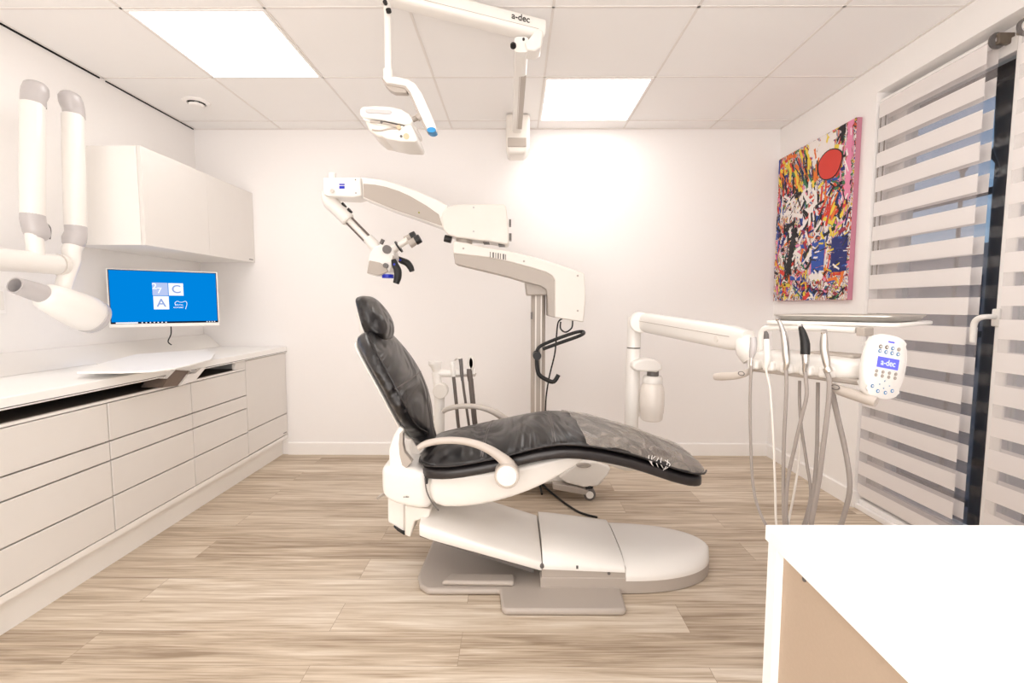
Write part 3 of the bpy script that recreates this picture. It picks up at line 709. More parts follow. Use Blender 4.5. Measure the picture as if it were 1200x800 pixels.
bm=BM(); cyl(bm,PY(390.5,240,MH),PY(408,257.5,MH),.042,.040,28); tube(bm,[PY(407,256.5,MH),PY(409,258.5,MH)],.036,24); dp=obj('drop_tube',bm,M['plast'],ms)
bm=BM(); 
for p,q_ in(((404,239.5),(401,242)),((411,246),(408,248.5))): cyl(bm,PY(*p,MH-.0),PY(*q_,MH),.017,seg=16)
obj('locking_knob',bm,M['black'],dp)
bm=BM()
d1=(PY(409,256.5,MH)-PY(438,286,MH)).normalized(); nn=d1.cross(V((0,1,0))).normalized()
obj('inner_tube',cyl(bm,PY(408.5,257.5,MH),PY(433,283,MH),.017,seg=16),M['plast'],dp)
bm=BM()
for s in(-1,1): cyl(bm,PY(408.5,257.5,MH)+nn*.021*s,PY(434,283.5,MH)+nn*.021*s,.0065,seg=10)
obj('guide_rod',bm,M['hosed'],dp)
bm=BM(); tube(bm,[PY(431,279,MH),PY(438,287,MH),PY(441,291,MH)],[.030,.034,.03],20); obj('lower_joint',bm,M['plast'],ms)
# optics head
oh=pz('optics_body',[(432,297.5),(437,290),(446,286),(456,288),(461,293),(462,302),(459,312),(457,318),(444,323),(436,322.5),(429,320)],MH-.06,.12,M['plast'],ms,.010,3)
pz('lens_cover',[(432.5,305),(445,307.5),(452,312),(455,318),(444,322.5),(430,319.5)],MH-.066,.03,M['beige'],oh,.003)
bm=BM(); disc(bm,PY(453,292,MH-.075),(0,1,0),.024,.03,28); obj('tilt_knob',bm,M['gdark'],oh)
bm=BM(); disc(bm,PY(451.5,311,MH-.08),(0,1,0),.014,.03,20); cyl(bm,PY(446.5,286,MH-.04),PY(449,280.5,MH-.04),.011,seg=14); obj('focus_knob',bm,M['gdark'],oh)
bm=BM(); cyl(bm,PY(454.5,321.5,MH-.02),PY(454.5,325.8,MH-.02),.033,seg=28); obj('objective_ring',bm,M['blue'],oh)
bm=BM(); cyl(bm,PY(454.5,316,MH-.02),PY(454.5,321.5,MH-.02),.030,seg=28); obj('objective_mount',bm,M['plast'],oh)
bn=obj('binocular_tube',tube(BM(),[PY(456,294,MH-.03),PY(464,290,MH-.03),PY(468,287.5,MH-.03),PY(478,281,MH-.03)],[.026,.024,.017,.018],20),M['plastw'],oh)
bm=BM(); cyl(bm,PY(466.5,289.5,MH-.03),PY(468,288.5,MH-.03),.036,seg=24); obj('black_flange',bm,M['black'],bn)
for (a,b,w_) in(((475,281.5),(482,278),.023),((480,286.5),(487,282),.023)):
    bm=BM(); cyl(bm,PY(*a,MH-.03-(.04 if a[0]>477 else -.03)),PY(*b,MH-.03-(.04 if a[0]>477 else -.03)),w_,seg=20); e_=obj('eyepiece',bm,M['beige'],bn)
    dx=(V(b)-V(a)) if False else None
    bx_=(b[0]+5.5,b[1]-3.0)
    bm=BM(); cyl(bm,PY(*b,MH-.03-(.04 if a[0]>477 else -.03)),PY(*bx_,MH-.03-(.04 if a[0]>477 else -.03)),w_*1.15,w_*1.05,seg=20); obj('eyecup',bm,M['black'],e_)
for pts_,yy,rr in(([(461,304),(463,310),(466,317),(466,325),(464,332)],MH-.09,[.013,.019,.022,.021,.017]),([(464,301.5),(470,305),(477,308),(481,313),(483,318)],MH+.08,[.013,.019,.021,.019,.015])):
    bm=BM(); tube(bm,[PY(*p,yy) for p in pts_],rr,14,sm=4)
    hh=obj('hand_grip',bm,M['black'],oh)
    d_=PY(*pts_[1],yy)-V((0,rr[1]+.001,0)); bm=BM(); disc(bm,d_,(0,1,0),.006,.006); obj('grip_button',bm,M['blue'],hh)
bm=BM(); cyl(bm,PY(458,301,MH-.10),PY(466,301,MH+.09),.010,seg=12); obj('grip_axle',bm,M['plastw'],oh)
# hook and handle on the column
hk=obj('hanging_handle',tube(BM(),[PY(629,418,2.7),PY(629,412,2.7),PY(634,405,2.7),PY(655,396,2.7),PY(676,389,2.7),PY(684,389,2.70),PY(680,393,2.62),PY(655,402,2.62),PY(636,409,2.62)],.010,10,sm=4),M['black'],ms)
obj('hook',tube(BM(),[PY(629,416,2.7),PY(629.5,430,2.7),PY(632,439,2.7),PY(641,445,2.7),PY(649,447,2.7),PY(654.5,439,2.7)],.0125,12,sm=4),M['black'],hk)
bm=BM(); disc(bm,PY(629.5,417,2.675),(0,1,0),.024,.09,22); obj('clamp',bm,M['black'],hk)
obj('cable',tube(BM(),[PY(659,373,2.72),PY(654,378,2.72),PY(652,395,2.70),PY(650,415,2.70),PY(644,440,2.71),PY(640,465,2.73),PY(639,490,2.75)],.0045,8,sm=5),M['black'],ms)
obj('cable',tube(BM(),[PY(657,377,2.72),PY(657,385,2.71),PY(663,389,2.71),PY(670,384,2.72),PY(671,376,2.74)],.0045,8,sm=5),M['black'],ms)
cb=obj('floor_cable',tube(BM(),[V((.16,2.66,.006)),PZ(633,566,.006),PZ(645,576,.006),PZ(660,588,.006),PZ(679,600,.006),PZ(700,606,.006)],.006,8,sm=5),M['black']); tag(cb,'black power cable lying on the floor behind the chair base','cable')
# ------------------------------------------------------------------ ASSISTANT ARM with suction handpieces behind the chair
AY=2.32
aa=thing('assistant_arm','white assistant post with side bar holding suction handpieces, behind the chair back','instrument holder',(PY(512,500,AY).x,AY,.38))
bm=BM(); cyl(bm,PY(515,560,AY),PY(515,462,AY),.026,.026); tube(bm,[PY(515,470,AY),PY(513,450,AY),PY(511,436,AY)],[.026,.022,.022],20); obj('post',bm,M['plast'],aa)
bm=BM(); tube(bm,[PY(512,436,AY),PY(511,430,AY),PY(510,426,AY),PY(510,423,AY)],[.020,.024,.034,.033],24); obj('post_cap',bm,M['plast'],aa)
bm=BM(); lathe(bm,PY(515.5,458.5,AY-.045),(0,1,0),[(.034,0),(.037,.004),(.037,.05)],30); obj('joint_disc',bm,M['plastw'],aa)
bm=BM(); tube(bm,[PY(512,437,AY),PY(535,437.5,AY),PY(557,436,AY)],[.019,.019,.018],18); obj('holder_bar',bm,M['plast'],aa)
bm=BM(); prism(bm,[PY(*p,AY-.02) for p in((533,439),(558,438),(557,441),(533,442))],(0,.035,0)); obj('holder_clip',bm,M['beige'],aa,bev=.003)
bm=BM(); tube(bm,[PY(515,558,AY),V((-.28,AY-.05,.36)),V((-.15,2.05,.42))],.024,14,sm=5); obj('swing_arm',bm,M['plast'],aa)
AI='suction handpieces on the white side bar'
def suction(label,head,hpts,tip,m,r,hm):
    t=thing('suction_handpiece',label,'handpiece',PY(*hpts[0],AY-.03),AI)
    yy=AY-.03
    obj('body',tube(BM(),[PY(*p,yy) for p in head],r,14,sm=3),m,t)
    obj('hose',tube(BM(),[PY(*p,yy) for p in hpts]+[V((PY(*hpts[-1],yy).x+.02,yy,.38))],hm,12,sm=4),M['hosed'],t)
    if tip: obj('tip',tube(BM(),[PY(*p,yy) for p in tip],.004,8,sm=3),M['steel'],t)
suction('slim white saliva ejector with small oval tip, leftmost on the holder bar',[(529.5,424),(530.5,428),(531,434),(531.5,441)],[(531.5,441),(533,455),(535,475),(537,497)],None,M['plast'],[.009,.013,.011,.010],.0085)
suction('grey air and water syringe with bent metal tip, middle of the three on the bar',[(539.5,420),(540.5,428),(541,437),(542,446)],[(542,444),(544,460),(547,480),(549,494)],[(540,421),(536,419.5),(533,422)],M['gdark'],[.010,.009,.009,.007],.0065)
suction('thick suction handpiece with large ring-shaped mouth, rightmost on the bar',[(550,432),(550.5,440),(551.5,446)],[(551.5,444),(553,460),(555,480),(556,491)],None,M['hosed'],[.013,.014,.013],.013)
# large mouth ring on the last
t=[o for o in COL.objects if o.name.startswith('suction_handpiece')][-1]
c=PY(552,425.5,AY-.03); bm=BM(); R_=[c+V((.014*math.cos(a),-.006*math.cos(a),.031*math.sin(a))) for a in [2*math.pi*k/24 for k in range(25)]]; tube(bm,R_,.0055,8); obj('mouth_ring',bm,M['plastw'],t)
bm=BM(); rings=[[c+V((.013*s*math.cos(a),.004,.03*s*math.sin(a))) for a in [2*math.pi*k/24 for k in range(24)]] for s in(1,.02)]; loft(bm,rings); obj('mouth_filter',bm,M['gdark'],t)
# ------------------------------------------------------------------ DELIVERY SYSTEM
DY=2.33
dl=thing('delivery_unit','white dental delivery arm with instrument head, handles and touchpad at the right','delivery unit',(.6,DY,.3))
px_=PY(742,440,DY).x
bm=BM(); cyl(bm,(px_-.006,DY,.33),(px_-.002,DY,PY(742,408,DY).z),.034,.034,28); obj('post',bm,M['plast'],dl)
bm=BM(); cyl(bm,(px_-.001,DY,PY(742,406.5,DY).z),(px_,DY,PY(742,371,DY).z),.034,.032,28); obj('post_upper',bm,M['plast'],dl)
bm=BM(); cyl(bm,(px_-.001,DY,PY(742,408,DY).z),(px_-.001,DY,PY(742,406.5,DY).z),.0325,seg=28); obj('post_gap',bm,M['gdark'],dl)
bm=BM(); tube(bm,[V((px_-.006,DY,.345)),V((px_-.03,DY-.08,.33)),V((.40,2.10,.42)),V((.25,2.05,.47))],[.034,.036,.035,.03],16,sm=5); obj('support_link',bm,M['plast'],dl)
# long arm
a0=PY(752,377,DY-.03); a1=PY(877,399,1.56)
def seg_arm(a,b,ra,rb,n=10):
    d=(b-a).normalized(); s=d.cross(V((0,0,1))).normalized(); u=s.cross(d); rings=[]
    for i in range(n+1):
        t=i/n; r=ra+(rb-ra)*t; e=1
        if i==0: e=.75
        if i==n: e=.8
        rings.append([a.lerp(b,t)+s*(r*.8*e*sgn(math.cos(q),.6))+u*(r*e*sgn(math.sin(q),.6)) for q in [2*math.pi*k/28 for k in range(28)]])
    return rings
arm=obj('long_arm',loft(BM(),seg_arm(a0,a1,.046,.042)),M['plast'],dl,ang=60)
bm=BM(); lathe(bm,PY(751,378,DY-.075),(0.15,1,0),[(.045,0),(.050,.004),(.050,.08)],32); obj('elbow_disc',bm,M['plast'],dl)
bm=BM(); disc(bm,PY(751,377,DY-.077),(0,1,0),.003,.003); obj('elbow_screw',bm,M['gdark'],dl)
d=(a1-a0).normalized(); s_=d.cross(V((0,0,1))).normalized()
if s_.x>0: s_=-s_
u_=V((0,0,1))
obj('arm_seam',tube(BM(),[a0.lerp(a1,.06)+s_*.0375+u_*.008,a0.lerp(a1,.93)+s_*.0345+u_*.008],.0012,6),M['beige'],arm)
bm=BM(); disc(bm,a0.lerp(a1,.84)+s_*.033-u_*.008,s_,.011,.004); obj('arm_button',bm,M['plastw'],arm)
# bottle unit
by=DY-.03
bc_=PY(763,424,by)
bm=BM(); prism(bm,[PY(*p,by-.05) for p in((741,431),(742,425),(748,422),(758,420),(768,421),(776,426),(777,433),(770,436),(745,435))],(0,.10,0)); obj('bottle_cap_housing',bm,M['plast'],dl,bev=.010,seg=3)
bm=BM(); lathe(bm,PY(765,441,by),(0,0,1),[(.028,0),(.028,.03)],24); obj('bottle_collar',bm,M['gdark'],dl)
bm=BM(); prism(bm,[PY(*p,by+.02) for p in((746,434),(750,434),(750,488),(746,488))],(0,.01,0)); obj('bottle_guide',bm,M['plastw'],dl,bev=.002)
bt=thing('water_bottle','frosted white water bottle hanging upright from the delivery post','bottle',PY(763,492,by))
q=PY(763.5,492,by); hgt=PY(765,440,by).z-q.z
obj('body',lathe(BM(),q,(0,0,1),[(.045,0),(.052,.006),(.053,.03),(.057,hgt*.18),(.060,hgt*.40),(.059,hgt*.60),(.055,hgt*.74),(.047,hgt*.82),(.045,hgt*.84)],36),M['bottle'],bt)
obj('neck',lathe(BM(),q,(0,0,1),[(.048,hgt*.84),(.049,hgt*.86),(.048,hgt*.95),(.043,hgt)],36),M['plast'],bt)
# instrument head
L0=V((.757,1.45,0)); R0=V((.895,1.205,0))
e=(R0-L0).normalized(); inn=V((-e.y,e.x,0))     # pointing away from camera
if inn.y<0: inn=-inn
HW=(R0-L0).length
def HP(px,py,off=0):       # pixel on the vertical plane through the head's front line, pushed off metres towards the viewer
    o=L0-inn*off; n=inn; r=ray(px,py); t=(o-V((0,0,0))).dot(n)/V((r[0],r[1],0)).dot(n); return V((r[0]*t,r[1]*t,H+r[2]*t))
body=[]
for t,dd,zt_,zb_ in((-.10,.05,.950,.915),(-.06,.03,.958,.908),(0,.0,.964,.902),(.5,-.002,.964,.900),(.90,0,.962,.900),(1.0,.03,.955,.905),(1.04,.05,.945,.912)):
    o=L0+e*HW*t
    # ring in the plane inn/z
    near=o+inn*(dd-.03); farp=o+inn*(.125-dd*.5); cc=(near+farp)/2; hw=(farp-near).length/2
    body.append([cc+inn*(hw*sgn(math.cos(a),.5))+V((0,0,(zt_+zb_)/2+(zt_-zb_)/2*sgn(math.sin(a),.6))) for a in [2*math.pi*k/32 for k in range(32)]])
hb=obj('instrument_head',loft(BM(),body),M['plast'],dl,sub=1,ang=70)
rr_=[]
bm=BM(); prism(bm,[L0-e*.01+inn*-.022+V((0,0,.897)),R0+e*.02+inn*-.022+V((0,0,.897)),R0+e*.02+inn*.13+V((0,0,.897)),L0-e*.01+inn*.13+V((0,0,.897))],(0,0,.014)); obj('holder_rail',bm,M['beige'],hb,bev=.004)
for k,pxx in enumerate((882,900,921,944,967)):
    p=HP(pxx,428,.04); p.z=.915; bm=BM(); prism(bm,[p+e*-.017+inn*-.005+V((0,0,-.008)),p+e*.017+inn*-.005+V((0,0,-.008)),p+e*.020+inn*.035+V((0,0,-.008)),p+e*-.020+inn*.035+V((0,0,-.008))],(0,0,.030)); obj('holder_slot',bm,M['plast'],hb,bev=.008,seg=3)
bm=BM(); prism(bm,[L0+e*.13+inn*.02+V((0,0,.955)),L0+e*.25+inn*.02+V((0,0,.955)),L0+e*.25+inn*.09+V((0,0,.955)),L0+e*.13+inn*.09+V((0,0,.955))],(0,0,.014)); obj('head_pad',bm,M['beige'],hb,bev=.004)
bm=BM(); tube(bm,[a1+V((-.005,.02,.0)),a1+V((.0,-.005,-.03)),V((a1.x+.01,a1.y-.02,.925))],[.030,.040,.036],20,sm=4); obj('arm_knuckle',bm,M['plast'],dl)
bm=BM(); prism(bm,[HP(*p,-.02) for p in((1001,428),(1012,420),(1024,424),(1012,444),(1002,452),(994,448))],inn*.06); obj('pad_bracket',bm,M['plast'],dl,bev=.005)
# handles
bm=BM(); tube(bm,[HP(880,434,.02),HP(872,437.5,.05),HP(862,440,.06),HP(846,441,.06),HP(838,441.2,.06)],[.008,.011,.012,.013,.011],16,sm=3); h1=obj('grip_handle',bm,M['armb'],dl)
bm=BM(); tube(bm,[HP(977,453,.02),HP(984,457,.04),HP(1000,462,.05),HP(1015,467,.055),HP(1027,471,.055)],[.010,.013,.014,.014,.012],16,sm=3); h2=obj('grip_handle',bm,M['armb'],dl)
for h,p in((h1,HP(869,437.5,.072)),(h2,HP(979,453.5,.055))):
    bm=BM(); cc=p; tube(bm,[cc+e*.010*math.cos(a)+V((0,0,.006*math.sin(a)))-inn*.001 for a in[2*math.pi*k/16 for k in range(17)]],.0014,6); obj('brake_button',bm,M['gdark'],h)
# tray support plate
TZ=1.052
NL=PZ(882,377,TZ); NR=PZ(1052,381.5,TZ)
NL=V((.775,1.47,TZ)); NR=PY(1052,380,1.235); NR.z=TZ; FR=PY(1096,374,1.46); FR.z=TZ; FL=NL+(FR-NR)
bm=BM()
def rounded(P4,r=.02,k=4):
    out=[]; n=len(P4)
    for i in range(n):
        p=P4[i]; a=(P4[i-1]-p).normalized(); b=(P4[(i+1)%n]-p).normalized()
        for j in range(k+1):
            t=j/k; out.append(p+a*r*(1-t)**2+b*r*t**2)
    return out
prism(bm,rounded([NL+V((0,0,-.010)),NR+V((0,0,-.010)),FR+V((0,0,-.010)),FL+V((0,0,-.010))],.03),(0,0,.012)); tp_=obj('tray_support',bm,M['plast'],dl,bev=.004)
def ins(t): c=(NL+NR+FR+FL)/4; return [c+(p-c)*t for p in(NL,NR,FR,FL)]
bm=BM(); tube(bm,[HP(891,425,-.05),HP(891,400,-.05),HP(894,387,-.05),HP(905,383.5,-.05),HP(940,384,-.06),HP(1003,387,-.05)],[.009,.009,.009,.009,.009,.008],12,sm=5); obj('tray_arm',bm,M['plast'],dl)
bm=BM(); prism(bm,[HP(*p,-.045) for p in((1003,383),(1013,384),(1013,394),(1003,393))],inn*.05); obj('tray_clamp',bm,M['beige'],dl,bev=.002)
# metal instrument tray
tr=thing('instrument_tray','shallow polished steel tray lying on the white tray holder','tray',((NL+FR)/2)+V((0,0,.003)))
q4=ins(.93); r1=rounded(q4,.04,6); cc=sum(q4,V((0,0,0)))/4
bm=BM(); rings=[]
for s,z in((.93,.0035),(.97,.014),(1.0,.0175),(1.0,.0205),(.965,.019),(.925,.0065)):
    rings.append([V((cc.x+(p.x-cc.x)*s,cc.y+(p.y-cc.y)*s,TZ+z)) for p in r1])
loft(bm,rings,cap=True); obj('tray_dish',bm,M['steel'],tr,ang=50)
# touchpad
pc=PY(1037.5,430,1.15)
ex=V((.96,.22,-.17)).normalized(); 
ey=(V((.30,.10,1))-ex*V((.30,.10,1)).dot(ex)).normalized(); ez=ex.cross(ey).normalized()
if ez.y>0: ez=-ez
pad_m=Matrix((ex,ey,ez)).transposed()
def TP(a,b,c=0): return pc+ex*(a*1.18 if abs(a)<.045 else a)+ey*b+ez*c
bm=BM(); rings=[]
for s,z in((.86,-.022),(.97,-.014),(1.0,-.005),(.985,.002),(.95,.004)):
    r=[]
    for k in range(40):
        a=2*math.pi*k/40; w=.062+.003*math.sin(a); r.append(TP(w*s*sgn(math.cos(a),.74),.080*s*sgn(math.sin(a),.78),z))
    rings.append(r)
loft(bm,rings); tpd=obj('touchpad',bm,M['plast'],dl,ang=60)
bm=BM(); prism(bm,[TP(*p,.0045) for p in((-.028,-.003),(.028,-.003),(.028,.023),(-.028,.023))],ez*.0008); lcd=obj('display',bm,M['lcd'],tpd,flat=True)
text('display_text','a-dec',.021,M['scr_w'],lcd,TP(0,.010,.0056),ex,ey,.0002)
bm=BM(); prism(bm,[TP(*p,.0045) for p in((-.008,.060),(.008,.060),(.008,.064),(-.008,.064))],ez*.0006); obj('logo_lamp',bm,M['lcd'],tpd,flat=True)
def buttons(lst,m,r=.0048):
    for p in lst:
        bm=BM(); disc(bm,TP(p[0],p[1],.0045),ez,r,.001,14); o=obj('button',bm,m,tpd,flat=True)
        bm=BM(); disc(bm,TP(p[0],p[1],.0055),ez,r*.55,.0004,12); obj('symbol',bm,M['plast'] if m is not M['dot_g'] else M['beige'],o,flat=True)
buttons([(-.026,.047),(-.010,.048)],M['dot_k']); buttons([(.006,.048),(-.026,.036),(-.010,.036),(.006,.036),(.022,.036)],M['dot_b']); buttons([(.022,.048)],M['dot_g'])
buttons([(-.026+.017*k,b) for b in(-.013,-.023) for k in range(4)],M['dot_g'],.0042)
buttons([(-.030,-.051),(-.014,-.061),(.006,-.062),(.023,-.055)],M['dot_b'],.0045)
buttons([(0,-.034),(0,-.052),(-.012,-.044),(.014,-.044)],M['dot_b'],.0016)
# handpieces with hoses
DI='handpieces in the delivery head holders'
def loopz(px,off): return HP(px,650,off)
def handpiece(label,parts,hose,hr,hm,off=.055,cat='handpiece'):
    """parts: list (name, pixel pts, radii, material)"""
    base=HP(*parts[-1][1][-1],off); t=thing('dental_handpiece',label,cat,base,DI)
    for nm,pp,rr,m in parts: obj(nm,tube(BM(),[HP(*p,off) for p in pp],[q_*1.25 for q_ in rr],14,sm=3),m,t)
    P=[HP(*p[:2],p[2] if len(p)>2 else off) for p in hose]
    obj('hose',tube(BM(),P,hr,10,sm=5),hm,t)
handpiece('slim syringe with a fine upright needle tip, leftmost in the delivery head',
 [('tip',[(883,388),(883,398)],[.0013,.002],M['steel']),('body',[(882.5,395),(883,403),(882,412),(880.5,419)],[.007,.0085,.008,.005],M['grey']),('shank',[(880.5,419),(880,428)],[.004,.0035],M['steel'])],
 [(880,424),(880,436),(879,470),(879.5,510),(881,550),(884,578),(889,596),(896,612),(908,632,.03),(925,636,.0),(938,622,-.03),(946,600,-.04),(950,575,-.05),(945,540,-.05),(939,500,-.05),(937,470,-.05),(937,446,-.05)],.0042,M['hose'])
handpiece('translucent white handpiece with grey conical top, second from the left in the delivery head',
 [('cap',[(897,388),(898,392),(898,397)],[.003,.0055,.006],M['gdark']),('body',[(898,397),(899,412),(899,422),(897,431)],[.007,.0078,.0075,.004],M['plast'])],
 [(897,428),(899,440),(902,452),(905,490),(907,536),(908.5,575),(909.5,612),(914,640,.03),(921,638,0),(924,612,-.03),(931,575,-.04),(936,540,-.05),(938,500,-.05)],.0032,M['plastw'])
handpiece('all-steel curved turbine with angled head, middle of the delivery head',
 [('head',[(910,374),(913.5,373.5)],[.005,.005],M['chrome']),('neck',[(911.5,374),(915,381),(918,390)],[.0035,.005,.0065],M['chrome']),('body',[(918,389),(920,402),(921,415),(922,425),(920,434)],[.0068,.008,.0085,.007,.004],M['steel'])],
 [(920,430),(921.5,440),(921,470),(919,510),(918,560),(919,612),(923,640,.03),(935,640,0),(945,612,-.03),(953,575,-.05),(957,530,-.05),(958,490,-.05),(958.5,448,-.05)],.0050,M['hose'])
handpiece('black-sleeved handpiece with steel lower half, fourth from the left in the delivery head',
 [('head',[(936.5,382.5),(940,381.5)],[.004,.004],M['chrome']),('black_sleeve',[(938,383),(941,391),(943.5,403),(943.5,415)],[.0045,.0075,.0095,.0095],M['black']),('body',[(943.5,415),(944,425),(943,432),(943,439)],[.0085,.007,.005,.003],M['chrome'])],
 [(943,434),(944.5,445),(945,465),(939,490),(931,525),(925,552),(921.5,580),(922,612),(930,645,.03),(955,650,0),(980,622,-.02),(993,590,-.03),(995,555,-.04),(990,520,-.05),(983,490,-.05),(977,462,-.05)],.0050,M['hose'])
handpiece('steel turbine with small round head, rightmost in the delivery head',
 [('head',[(963.5,389),(968,389)],[.006,.006],M['chrome']),('body',[(966,390),(965.5,400),(966,412),(968.5,424),(969.5,431)],[.0055,.0075,.008,.0075,.005],M['steel']),('coupling',[(969,431),(972,436)],[.009,.007],M['steel'])],
 [(968,434),(972,448),(970,480),(965,520),(960,560),(955,590),(951,612),(950,640,.03),(960,655,0),(978,635,-.02),(990,600,-.03),(996,570,-.03),(992,535,-.04),(984,500,-.05),(977,470,-.05),(974,452,-.05)],.0065,M['hose'])
# ------------------------------------------------------------------ CEILING-MOUNTED DENTAL LIGHT
dlg=thing('dental_light','white jointed ceiling arm with operatory lamp hanging above the headrest','lamp',(.02,3.2,ZC))
LY=1.87
bm=BM(); b0=PY(593,141,3.12); b1=PY(621,170,3.12)
prism(bm,[V((b0.x,3.12,ZC-.002)),V((b1.x,3.12,ZC-.002)),V((b1.x,3.12,2.13)),V((b1.x-.03,3.12,2.075)),V((b0.x+.01,3.12,2.075)),V((b0.x,3.12,2.12))],(0,.16,0)); mb=obj('mount_box',bm,M['plastw'],dlg,bev=.02,seg=3)
bm=BM(); box(bm,PY(595,172,3.115),PY(617,162,3.13)); obj('mount_clip',bm,M['beige'],mb,bev=.004)
j1=PY(611,52,2.02); j0=PY(606,150,3.10)
def sweepbox(a,b,wa,ha,wb,hb):
    d=(b-a).normalized(); s=d.cross(V((0,0,1))).normalized(); u=s.cross(d)
    return [[p+s*(w*sgn(math.cos(q),.5))+u*(h*sgn(math.sin(q),.5)) for q in[2*math.pi*k/24 for k in range(24)]] for p,w,h in((a,wa,ha),(a.lerp(b,.5),(wa+wb)/2,(ha+hb)/2),(b,wb,hb))]
obj('track_arm',loft(BM(),sweepbox(j1,j0,.030,.030,.030,.030)),M['plast'],dlg)
d=(j0-j1).normalized()
bm=BM(); a_=j1.lerp(j0,.22)+V((.012,0,-.03)); b_=j1.lerp(j0,.93)+V((.012,0,-.03)); prism(bm,[a_+V((-.016,0,0)),a_+V((.016,0,0)),b_+V((.016,0,0)),b_+V((-.016,0,0))],(0,0,.006)); obj('cable_channel',bm,M['beige'],dlg,flat=True)
# boom
k0=PY(636,38,2.06); k1=PY(447,-10,1.86)
bo=obj('boom',loft(BM(),sweepbox(k0+V((0,0,0)),k1,.040,.038,.036,.036)),M['plast'],dlg,bev=.004)
bm=BM(); prism(bm,[PY(*p,2.01) for p in((630,33),(637,36),(634,55),(627,59),(617,58),(615,50))],(0,.08,0)); obj('boom_end',bm,M['plast'],dlg,bev=.006)
dd=(k1-k0).normalized(); sn=V((dd.y,-dd.x,0)).normalized()
if sn.y>0: sn=-sn
obj('boom_seam',tube(BM(),[k0.lerp(k1,.05)+sn*.0395-V((0,0,.014)),k0.lerp(k1,.95)+sn*.0365-V((0,0,.014))],.0010,6),M['beige'],bo)
text('printed_mark','a-dec',.036,M['ink'],bo,k0.lerp(k1,.17)+sn*.0405+V((0,0,.010)),-dd,(0,0,1),.0004)
bm=BM(); disc(bm,PY(601.5,52.5,1.985),(0,-.5,-1),.012,.01); disc(bm,PY(613.5,46.5,1.975),(0,-1,0),.005,.006); obj('pivot_plug',bm,M['black'],dlg)
# drop tube of the lamp
tx=PY(454.5,40,LY).x
bm=BM(); cyl(bm,(tx,LY,PY(454,-2,LY).z),(tx,LY,PY(455,86,LY).z),.0135,seg=20); dt=obj('drop_tube',bm,M['plast'],dlg)
bm=BM(); cyl(bm,PY(455,82,LY),PY(455,97,LY),.018,seg=20); obj('tube_collar',bm,M['plast'],dlg)
bm=BM(); disc(bm,PY(451,2,LY-.04),(0,1,0),.008,.01); disc(bm,PY(455,11,LY-.03),(0,1,-.5),.010,.01); obj('pivot_plug',bm,M['black'],dlg)
# bent yoke
wd=.036
pz('yoke',[(448.5,92),(452,90),(463,89),(477,92),(486,97),(494,109),(503,129),(511,148),(511.5,153),(506,155.5),(501,153),(496,144),(488,126),(480,108),(475,100.5),(463,98.5),(452,97)],LY-wd/2,wd,M['plast'],dlg,.004)
pz('yoke_liner',[(447,91.5),(449,92),(452.5,97.5),(463,99),(475.5,101),(481,108.5),(489,126.5),(497,144.5),(502,153.5),(500.5,154.5),(495,146),(487,127.5),(478.5,108.5),(474,103),(462,100.8),(451,99)],LY-wd/2-.003,wd,M['beige'],dlg,.001)
pz('yoke_pad',[(450,98.5),(463,100),(475,101.5),(477,108.5),(462,108),(456,105)],LY-wd/2+.002,wd-.004,M['beige'],dlg,.003)
bm=BM(); loft(bm,[[PY(505.5,152.0,LY-.024)+V((.017*math.cos(a),yy_,.010*math.sin(a))) for a in[2*math.pi*k/24 for k in range(24)]] for yy_ in(0,.045)]); obj('blue_cap',bm,M['lblue'],dlg)
bm=BM(); cyl(bm,PY(490,137.5,LY),PY(481,141.5,LY),.010,seg=14); cyl(bm,PY(492,136,LY-.02),PY(489,139,LY-.02),.013,seg=14); obj('head_pivot',bm,M['beige'],dlg)
# lamp head
def LP(px,py,dy): return PY(px,py,LY+dy)
lh=pz('lamp_head',[(421,131),(421.5,127),(425,124),(440,123.3),(458,124.5),(470,127.5),(479,133),(483,140),(482,145),(474,146),(455,142),(438,139),(426,138),(422,136)],LY-.10,.20,M['plast'],dlg,.014,4)
pz('head_grip',[(428.5,127.3),(457,128.6),(460,131.2),(457,133.9),(430,132.3),(427.5,129.8)],LY-.103,.02,M['grey'],lh,.003)
pz('reflector',[(425,138),(438,139.5),(455,142.5),(473,146),(471,152),(463,158),(452,161),(441,159),(432,152)],LY-.085,.17,M['plastw'],lh,.012,4)
pz('reflector_rim',[(423.5,136.5),(426,138.5),(440,141.5),(458,144.5),(474,147.5),(476,145),(470,150),(456,147.5),(440,145),(427,141)],LY-.093,.10,M['plast'],lh,.003)
bm=BM(); tube(bm,[PY(*p,LY-.094) for p in((434,142.6),(444,143.2),(456,145.5),(466,148))],.0045,8,sm=4); obj('reflector_groove',bm,M['beige'],lh)
bm=BM(); tube(bm,[PY(*p,LY-.087) for p in((436,152),(446,153),(458,150.5),(470,151))],.003,8,sm=4); obj('reflector_groove',bm,M['beige'],lh)
gd=pz('lamp_guard',[(474,145),(481,144),(489,162),(487,166),(470,165.5),(452,162),(446,158),(456,156),(468,152)],LY-.09,.16,M['plast'],lh,.010,3)
bm=BM(); disc(bm,PY(467,148.5,LY-.098),(0,1,0),.008,.01); disc(bm,PY(476,159.5,LY-.093),(0,1,0),.011,.01); obj('lamp_lens',bm,mat('warm_lens',(206,182,150),.3),lh)
bm=BM(); disc(bm,PY(447,143,LY-.099),(0,1,0),.005,.01,12); disc(bm,PY(470,159.5,LY-.093),(0,1,0),.005,.01,12); obj('screw',bm,M['gdark'],lh)
